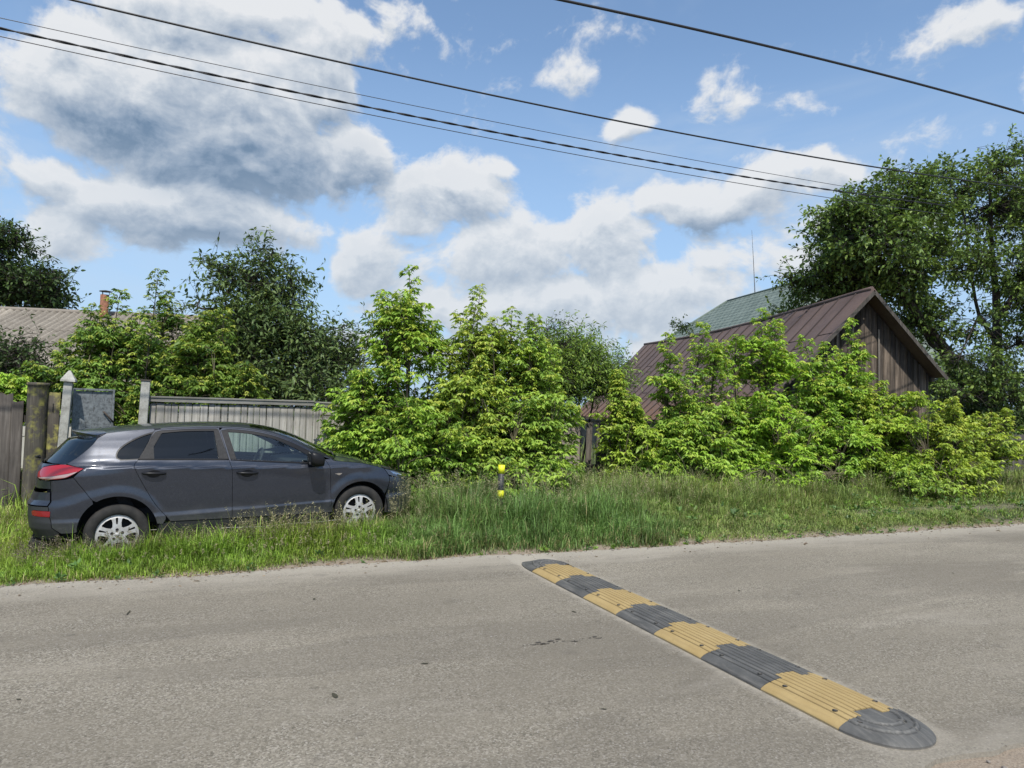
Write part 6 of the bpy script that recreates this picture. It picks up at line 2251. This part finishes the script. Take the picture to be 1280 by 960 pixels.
# rear bumper: painted flank, dark centre
RBF = [(-.46, .947), (-.36, .838), (-.235, .698)] + [p for p in arc(ARC_R, 122, 172, 9)] + [(-.44, .37), (-.60, .372), (-.70, .44), (-.70, .485), (-.745, .66), (-.785, .804), (-.785, .918), (-.564, .932)]
RBU = [(-.785, .804), (-.748, .66), (-1.42, .66), (-1.42, .79), (-.9, .80)]
REF = [(-.712, .606), (-1.00, .612), (-1.06, .60), (-1.04, .563), (-.98, .556), (-.715, .548)]
RBL = [(-.748, .655), (-.705, .485), (-.705, .44), (-.62, .375), (-.80, .30), (-1.42, .29), (-1.42, .655)]
rb_ = panel('rear_bumper', RBL, M_PLASTIC, [inset(REF, -.004)], side='one')
panel('bumper_flank', RBF, M_PAINT, parent=rb_)
panel('bumper_step', RBU, M_PAINT, parent=rb_, side='one', out=0.012, puff=0.008)
rf_ = panel('reflector', REF, M_REFL, parent=rb_, side='one', out=0.003, gap=0.0, step=0.02)
DIF = [(-.66, .365), (-.84, .30), (-1.42, .29), (-1.42, .21), (-.80, .22)]
panel('diffuser', DIF, M_TRIM, parent=rb_, side='one', out=0.02)
# tail lamps
TL = spline([(-.34, 1.035), (-.46, 1.058), (-.613, 1.081), (-.82, 1.074), (-1.015, 1.052)], 3) + [(-1.139, 1.000), (-1.10, .955), (-1.03, .934)] + spline([(-1.03, .934), (-.78, .931), (-.564, .946), (-.44, .990)], 3)[1:]
WH = [(-.41, 1.010), (-.54, .990), (-.78, .965), (-1.06, .953), (-1.03, .940), (-.78, .936), (-.568, .950), (-.45, .988)]
tl = panel('tail_light', TL, M_RED, [inset(WH, 0.001)], out=0.004, gap=0.003, puff=0.006, step=0.025)
panel('clear_lens', WH, M_CLEAR, parent=tl, out=0.006, gap=0.0015, step=0.02)
# tailgate below the glass
TG = [(-.62, 1.084), (-1.42, 1.092), (-1.42, .835), (-.79, .835), (-.788, .915)] + spline([(-.79, .918), (-1.03, .922), (-1.10, .948), (-1.144, .998), (-1.018, 1.056), (-.82, 1.077), (-.625, 1.085)], 3)
TG = [(-.625, 1.086), (-1.42, 1.094), (-1.42, .835), (-.79, .835), (-.79, .916), (-1.03, .921), (-1.105, .947), (-1.146, .998), (-1.02, 1.057), (-.82, 1.079)]
tgate = panel('tailgate', TG, M_PAINT, side='one', step=0.04)

# upper skin lofted from side to side: windscreen, roof, spoiler, rear glass
KEYS = [(2.335, .205, .030), (2.25, .20, .034), (2.08, .185, .042), (1.88, .155, .05), (1.65, .11, .054), (1.40, .06, .052), (1.16, .02, .045), (.9, .0, .040), (.3, -.01, .038), (.05, -.03, .042), (-.117, -.06, .045)]


def loft_pt(x, z, dxc, dzc, t):
    p = surf(x, z)
    e = abs(t)
    return Vector((p[0] + dxc * (1 - e ** 2.3), p[1] * -t * -1 * -1 if False else -p[1] * t, z + dzc * (1 - e ** 2.2)))


def loft(rows, name, mat_, parent=car, drop=0.012, nT=25, tt=None):
    """rows: list of (x,z,dxc,dzc)"""
    ts_ = tt if tt is not None else [-1 + 2 * k / (nT - 1) for k in range(nT)]
    n = len(ts_)
    vs = [loft_pt(*r, t) for r in rows for t in ts_]
    fs = [(i * n + j, i * n + j + 1, (i + 1) * n + j + 1, (i + 1) * n + j) for i in range(len(rows) - 1) for j in range(n - 1)]
    m = MB()
    a, b, c = vs[fs[len(fs) // 2][0]], vs[fs[len(fs) // 2][1]], vs[fs[len(fs) // 2][2]]
    up_ = (b - a).cross(c - a)
    if up_.z < 0: fs = [f[::-1] for f in fs]
    m.add(vs, fs, True)
    ring = list(range(n)) + [i * n + n - 1 for i in range(1, len(rows))] + [(len(rows) - 1) * n + j for j in range(n - 2, -1, -1)] + [i * n for i in range(len(rows) - 2, 0, -1)]
    L = len(ring)
    m.add([vs[k] for k in ring] + [vs[k] - Vector((0, 0, drop)) for k in ring], [(k, (k + 1) % L, L + (k + 1) % L, L + k) for k in range(L)])
    return link(name, m.mesh(name), mat_, parent)


def key(x):
    for (a, b) in zip(KEYS, KEYS[1:]):
        if a[0] >= x >= b[0]:
            f = (a[0] - x) / (a[0] - b[0]); return a[1] + (b[1] - a[1]) * f, a[2] + (b[2] - a[2]) * f
    return KEYS[-1][1:]


rows = [(x, z, *key(x)) for (x, z) in RAIL]
loft([r for r in rows if r[0] >= 1.39], 'windscreen', M_GLASS, drop=0.004)
loft([r for r in rows if r[0] <= 1.42], 'roof', M_PAINT, drop=0.02)
# frame of the windscreen
for sg in (-1, 1):
    vsb = []
    rr_ = [r for r in rows if r[0] >= 1.39]
    for r in rr_:
        vsb.append(loft_pt(*r, sg * .999) + Vector((0, 0, .0025))); vsb.append(loft_pt(*r, sg * .90) + Vector((0, 0, .0035)))
    m = MB(); m.add(vsb, [(2 * i, 2 * i + 1, 2 * i + 3, 2 * i + 2) for i in range(len(rr_) - 1)], True)
    m.build('windscreen_frame', M_TRIM, car)
# rear glass with its dark edge
drows = []
for (s, z) in DPIL:
    p = surf(s, z); f = min(1.0, max(0.0, (1.385 - z) / .30))
    drows.append((s, z, (itp(z, REAR) + .012) - p[0] if z < 1.30 else -(.075 + (1.385 - z) * 1.35), 0.045 * (1 - f)))
loft(drows, 'rear_window', M_TINT, drop=0.01, parent=car)
m = MB()
tops = [loft_pt(-0.09, 1.391, -.06, .045, -1 + k / 12) + Vector((0, 0, .004)) for k in range(25)]
tips = [loft_pt(-0.16, 1.362, -.275, .050, -.96 + .96 * k / 12) + Vector((0, 0, .006)) for k in range(25)]
tip2 = [q + Vector((.012, 0, -.028)) for q in tips]
und = [loft_pt(-0.27, 1.30, -.14, .02, -.97 + .97 * k / 12) + Vector((0.01, 0, .004)) for k in range(25)]
A_ = tops + tips + tip2 + und
fs_ = []
for r_ in range(3):
    for k in range(24): fs_.append((r_ * 25 + k, r_ * 25 + k + 1, (r_ + 1) * 25 + k + 1, (r_ + 1) * 25 + k))
for k in (0, 24): fs_.append((k, 25 + k, 50 + k, 75 + k))
m.add(A_, fs_, False)
m.build('spoiler', M_PAINT, car)
m = MB()
m.add([tops[0] + Vector((0, -.004, -.006)), tips[0] + Vector((0, -.004, 0)), tip2[0] + Vector((0, -.004, 0)), und[0] + Vector((0, -.006, -.01)), Vector(surf(-.30, 1.276)) + Vector((0, -.005, 0)), Vector(surf(-.20, 1.345)) + Vector((0, -.005, 0))], [(0, 1, 2, 3, 4, 5)])
m.build('spoiler_side', M_TRIM, car)
m = MB(); q0 = Vector((-.735, 0.02, 1.115)); m.tube([q0, q0 + Vector((-.03, -.1, .02)), q0 + Vector((.02, -.40, .045))], 0.011, 6); m.build('rear_wiper', M_TRIM, car)

# bonnet
m = MB()
hood = [(x, z) for (x, z) in FEN_TOP] + [(3.30, .785), (3.50, .752), (3.66, .718)]
nT = 21; vs = []
for i, (s, z) in enumerate(hood):
    p = surf(s, z)
    f = i / (len(hood) - 1)
    crown = 0.062 * (1 - f) ** 0.6 * (1 if f < 1 else 0)
    dx = 0.16 * (1 - f) ** 1.5
    for k in range(nT):
        t = -1 + 2 * k / (nT - 1)
        e = abs(t)
        cr_ = crown * (1 - e ** 2.4) + (0.006 * math.exp(-((e - .72) / .08) ** 2) * (1 - f))
        vs.append((p[0] + dx * (1 - e ** 2.3), -p[1] * t, z + cr_ + 0.002))
m.add(vs, [(i * nT + j, i * nT + j + 1, (i + 1) * nT + j + 1, (i + 1) * nT + j) for i in range(len(hood) - 1) for j in range(nT - 1)], True)
n_ = len(hood)
m.build('bonnet', M_PAINT, car)
# cowl between bonnet and windscreen
m = MB()
vs = []
for k in range(nT):
    t = -1 + 2 * k / (nT - 1); e = abs(t)
    p = surf(2.335, .985)
    vs.append((p[0] + .205 * (1 - e ** 2.3) + .004, -p[1] * t, .985 + .028 * (1 - e ** 2.2)))
    vs.append((p[0] + .15 * (1 - e ** 2.3) + 0.02 + .02, -p[1] * t * .985, .955 + .045 * (1 - e ** 2.4)))
m.add(vs, [(2 * k, 2 * k + 1, 2 * k + 3, 2 * k + 2) for k in range(nT - 1)])
m.build('cowl', M_TRIM, car)

# dark inner shell, floor, wheel arches
INN = [(-.95, .30), (-.44, .30)] + arc((ARC_R[0], ARC_R[1], ARC_R[2] + .004), 178, 2, 16) + [(.44, .24), (2.25, .22)] + arc((ARC_F[0], ARC_F[1], ARC_F[2] + .004), 178, 2, 16) + [(3.4, .26), (3.4, .62), (3.0, .78), (2.33, .88), (1.2, .95), (.2, 1.02), (-.55, 1.03), (-.95, .9)]
panel('inner_shell', INN, M_LINER, out=-0.045, gap=0.0, depth=0.01, step=0.09)
m = MB(); m.box((1.2, 0, .25), (4.0, 1.30, .06)); m.box((-.15, 0, .60), (.8, 1.2, .5)); m.box((2.75, 0, .55), (.9, 1.1, .5)); m.build('floor_pan', M_LINER, car)
for (c, nm) in ((ARC_R, 'wheel_arch_liner'), (ARC_F, 'wheel_arch_liner')):
    for sg in (-1, 1):
        m = MB(); vs = []
        for k in range(19):
            a = R(-8 + 196 * k / 18)
            for y in (-.885, -.62): vs.append((c[0] + (c[2] + .002) * math.cos(a), sg * -y * -1 if False else sg * abs(y), c[1] + (c[2] + .002) * math.sin(a)))
        m.add(vs, [(2 * k, 2 * k + 1, 2 * k + 3, 2 * k + 2) for k in range(18)], True)
        cc_ = [(c[0] + (c[2] + .002) * math.cos(R(-8 + 196 * k / 18)), sg * .62, c[1] + (c[2] + .002) * math.sin(R(-8 + 196 * k / 18))) for k in range(19)]
        m.add(cc_, [tuple(range(19))])
        m.build(nm, M_LINER, car)

# cabin
m = MB(); m.box((2.10, 0, .86), (.42, 1.42, .20), None, .05); m.build('dashboard', M_CABIN, car)
m = MB()
P0 = Vector((1.66, .36, .905)); tl_ = Matrix.Rotation(R(-66), 3, 'Y')
ring = [P0 + tl_ @ Vector((.185 * math.cos(a), .185 * math.sin(a), 0)) for a in np.linspace(0, 2 * math.pi, 33)]
m.tube(ring, .015, 8, caps=False)
for a in (0.0, 2.2, 4.1): m.tube([P0 + tl_ @ Vector((0, 0, -.03)), P0 + tl_ @ Vector((.18 * math.cos(a), .18 * math.sin(a), 0))], .014, 6)
m.tube([P0 + tl_ @ Vector((0, 0, 0)), P0 + tl_ @ Vector((0, 0, -.25))], .04, 8)
m.build('steering_wheel', M_CABIN, car)
for y in (-.37, .37):
    m = MB()
    m.box((1.40, y, .48), (.52, .50, .16), Matrix.Rotation(R(-6), 3, 'Y'), .05)
    m.box((1.09, y, .76), (.14, .48, .62), Matrix.Rotation(R(-20), 3, 'Y'), .06)
    st = m.build('front_seat', M_SEAT, car)
    m = MB(); m.box((.955, y, 1.14), (.10, .26, .17), Matrix.Rotation(R(-14), 3, 'Y'), .045); m.build('headrest', M_SEAT, st)
m = MB(); m.box((.30, 0, .46), (.5, 1.3, .18), None, .05); m.box((.02, 0, .78), (.14, 1.3, .60), Matrix.Rotation(R(-22), 3, 'Y'), .05); m.build('rear_seat', M_SEAT, car)
m = MB(); m.box((1.73, 0, 1.275), (.03, .24, .065), None, .014); m.tube([(1.73, 0, 1.30), (1.66, 0, 1.375)], .008, 6); m.build('rear_view_mirror', M_CABIN, car)
m = MB(); m.box((.75, 0, 1.375), (1.4, 1.14, .015)); m.build('headliner', mat('headliner', (0.25, 0.25, 0.24), 0.95), car)

# door mirrors
for sg in (-1, 1):
    bm = bmesh.new()
    bmesh.ops.create_cube(bm, size=1)
    bmesh.ops.subdivide_edges(bm, edges=bm.edges[:], cuts=3, use_grid_fill=True)
    for v in bm.verts:
        d = v.co.normalized() * 0.62
        q = v.co.lerp(d, 0.62)
        q.x *= 0.165; q.y *= 0.225; q.z *= 0.165
        if q.x > 0: q.z *= 1 - 1.2 * q.x; q.x *= 1.12
        if v.co.x < -0.49: q.x = -0.070
        v.co = Vector((2.085 + q.x, sg * 1.005 + q.y, 1.010 + q.z - 0.02 * (q.x / .08)))
    me = bpy.data.meshes.new('door_mirror'); bm.to_mesh(me); bm.free()
    me.polygons.foreach_set('use_smooth', [True] * len(me.polygons))
    mir = link('door_mirror', me, M_TRIM, fdoor[0 if sg < 0 else 1])
    m = MB(); m.box((2.10, sg * .875, .968), (.10, .13, .045), Matrix.Rotation(R(-8) * sg, 3, 'X'), .012); m.build('mirror_arm', M_TRIM, fdoor[0 if sg < 0 else 1])

# door handles with a shallow dark cup
def handle(xc, zc, tilt, doors):
    for i, sg in enumerate((1, -1)):
        m = MB()
        W_ = -halfw(xc, zc)
        pts = [(-.115, .004), (-.10, .020), (-.05, .034), (.0, .037), (.05, .034), (.10, .020), (.115, .004)]
        P = [Vector((xc + a, (W_ - b) * sg, zc + a * tilt)) for a, b in pts]
        m.tube(P, [.010, .015, .017, .0175, .017, .015, .010], 10)
        m.build('door_handle', M_TRIM, doors[i])
        m = MB(); n = 20
        ring = []
        for k in range(n):
            a = 2 * math.pi * k / n
            x = xc + .07 * math.cos(a); z = zc - .006 + .042 * math.sin(a)
            ring.append((x, (-halfw(x, z) - .0015) * sg, z))
        m.add(ring, [tuple(range(n))])
        m.build('handle_cup', M_TRIM, doors[i])


handle(.355, .945, -.30 * .25, rdoor)
handle(1.325, .884, -.30 * .25, fdoor)
# window-line seal
for (pts, dd) in (([(.205, 1.100), (.60, 1.078), (1.128, 1.046)], rdoor), ([(1.148, 1.043), (1.60, .994), (2.12, .942)], fdoor)):
    for i, sg in enumerate((1, -1)):
        m = MB()
        sp_ = spline(pts, 8)
        m.tube([((s), -(halfw(s, z) + .001) * sg, z) for s, z in sp_], .006, 6)
        m.build('window_seal', M_TRIM, dd[i])

# wheels
def hubcap_shape():
    outer = [(.208 * math.cos(2 * math.pi * k / 72), .208 * math.sin(2 * math.pi * k / 72)) for k in range(72)]
    holes = []
    for k in range(5):
        a = R(90 + 72 * k)
        ca, sa = math.cos(a), math.sin(a)
        rot = lambda q: (q[0] * ca - q[1] * sa, q[0] * sa + q[1] * ca)
        holes.append([rot(q) for q in ((.112, -.007), (.172, -.012), (.178, -.007), (.178, .007), (.172, .012), (.112, .007), (.106, 0))])
        a2 = R(90 + 36 + 72 * k)
        ca2, sa2 = math.cos(a2), math.sin(a2)
        r2 = lambda q: (q[0] * ca2 - q[1] * sa2, q[0] * sa2 + q[1] * ca2)
        holes.append([r2(q) for q in ((.088, -.010), (.125, -.040), (.160, -.056), (.172, -.048), (.180, 0), (.172, .048), (.160, .056), (.125, .040), (.088, .010))])
    return outer, holes


ho, hh_ = hubcap_shape()
hv, hf, hr = triangulate(ho, hh_, 0.012)


def cap_y(r):
    return 0.012 + 0.016 * math.cos(min(1, r / .208) * 1.35) - (0.010 * smooth01((r - .175) / .02))


def wheel(x, side, zc, steer=0.0):
    w = bpy.data.objects.new('wheel', None); COL.objects.link(w); w.parent = car; w.empty_display_size = .2
    w.location = (x, side * 0.80, zc); w.rotation_euler = (0, RNG.uniform(-.05, .05), steer)
    m = MB()
    prof = [(.206, .065), (.211, .084), (.228, .096), (.262, .100), (.290, .094), (.306, .082), (.314, .060), (.3165, .03), (.317, 0), (.3165, -.03), (.314, -.06), (.306, -.082), (.262, -.1), (.2, -.08)]
    m.lathe([(r, -y * 1.0 if side < 0 else y) for r, y in prof], axis='y', n=56)
    m.build('tyre', M_RUBBER, w)
    s = side
    m = MB(); m.lathe([(.212, s * .066), (.20, s * .02), (.17, s * -.02), (.08, s * .005), (.0, s * .01)], axis='y', n=40); m.build('rim', M_STEEL, w)
    m = MB()
    vs = [(q[0], s * (.062 + cap_y(math.hypot(*q))), q[1]) for q in hv]
    m.add(vs, hf, True)
    for r_ in hr:
        L = len(r_)
        m.add([vs[i] for i in r_] + [(vs[i][0], vs[i][1] - s * .016, vs[i][2]) for i in r_], [(k, (k + 1) % L, L + (k + 1) % L, L + k) for k in range(L)])
    hc = m.build('hubcap', M_HUBCAP, w)
    for k in range(5):
        a = R(90 + 72 * k)
        m = MB(); m.lathe([(.0155, s * .080), (.0155, s * .0915), (.0145, s * .0918), (.010, s * .0895), (0, s * .0895)], (.052 * math.cos(a), 0, .052 * math.sin(a)), axis='y', n=12); m.build('lug_nut', M_STEEL, hc)
    m = MB(); m.lathe([(.024, s * .088), (.024, s * .0935), (.0, s * .0955)], axis='y', n=20); m.build('centre_cap', M_HUBCAP, hc)
    return w


for (x, zc, st) in ((0.0, .317, 0), (2.665, .317, R(-2))):
    for sd__ in (-1, 1): wheel(x, sd__, zc, st)
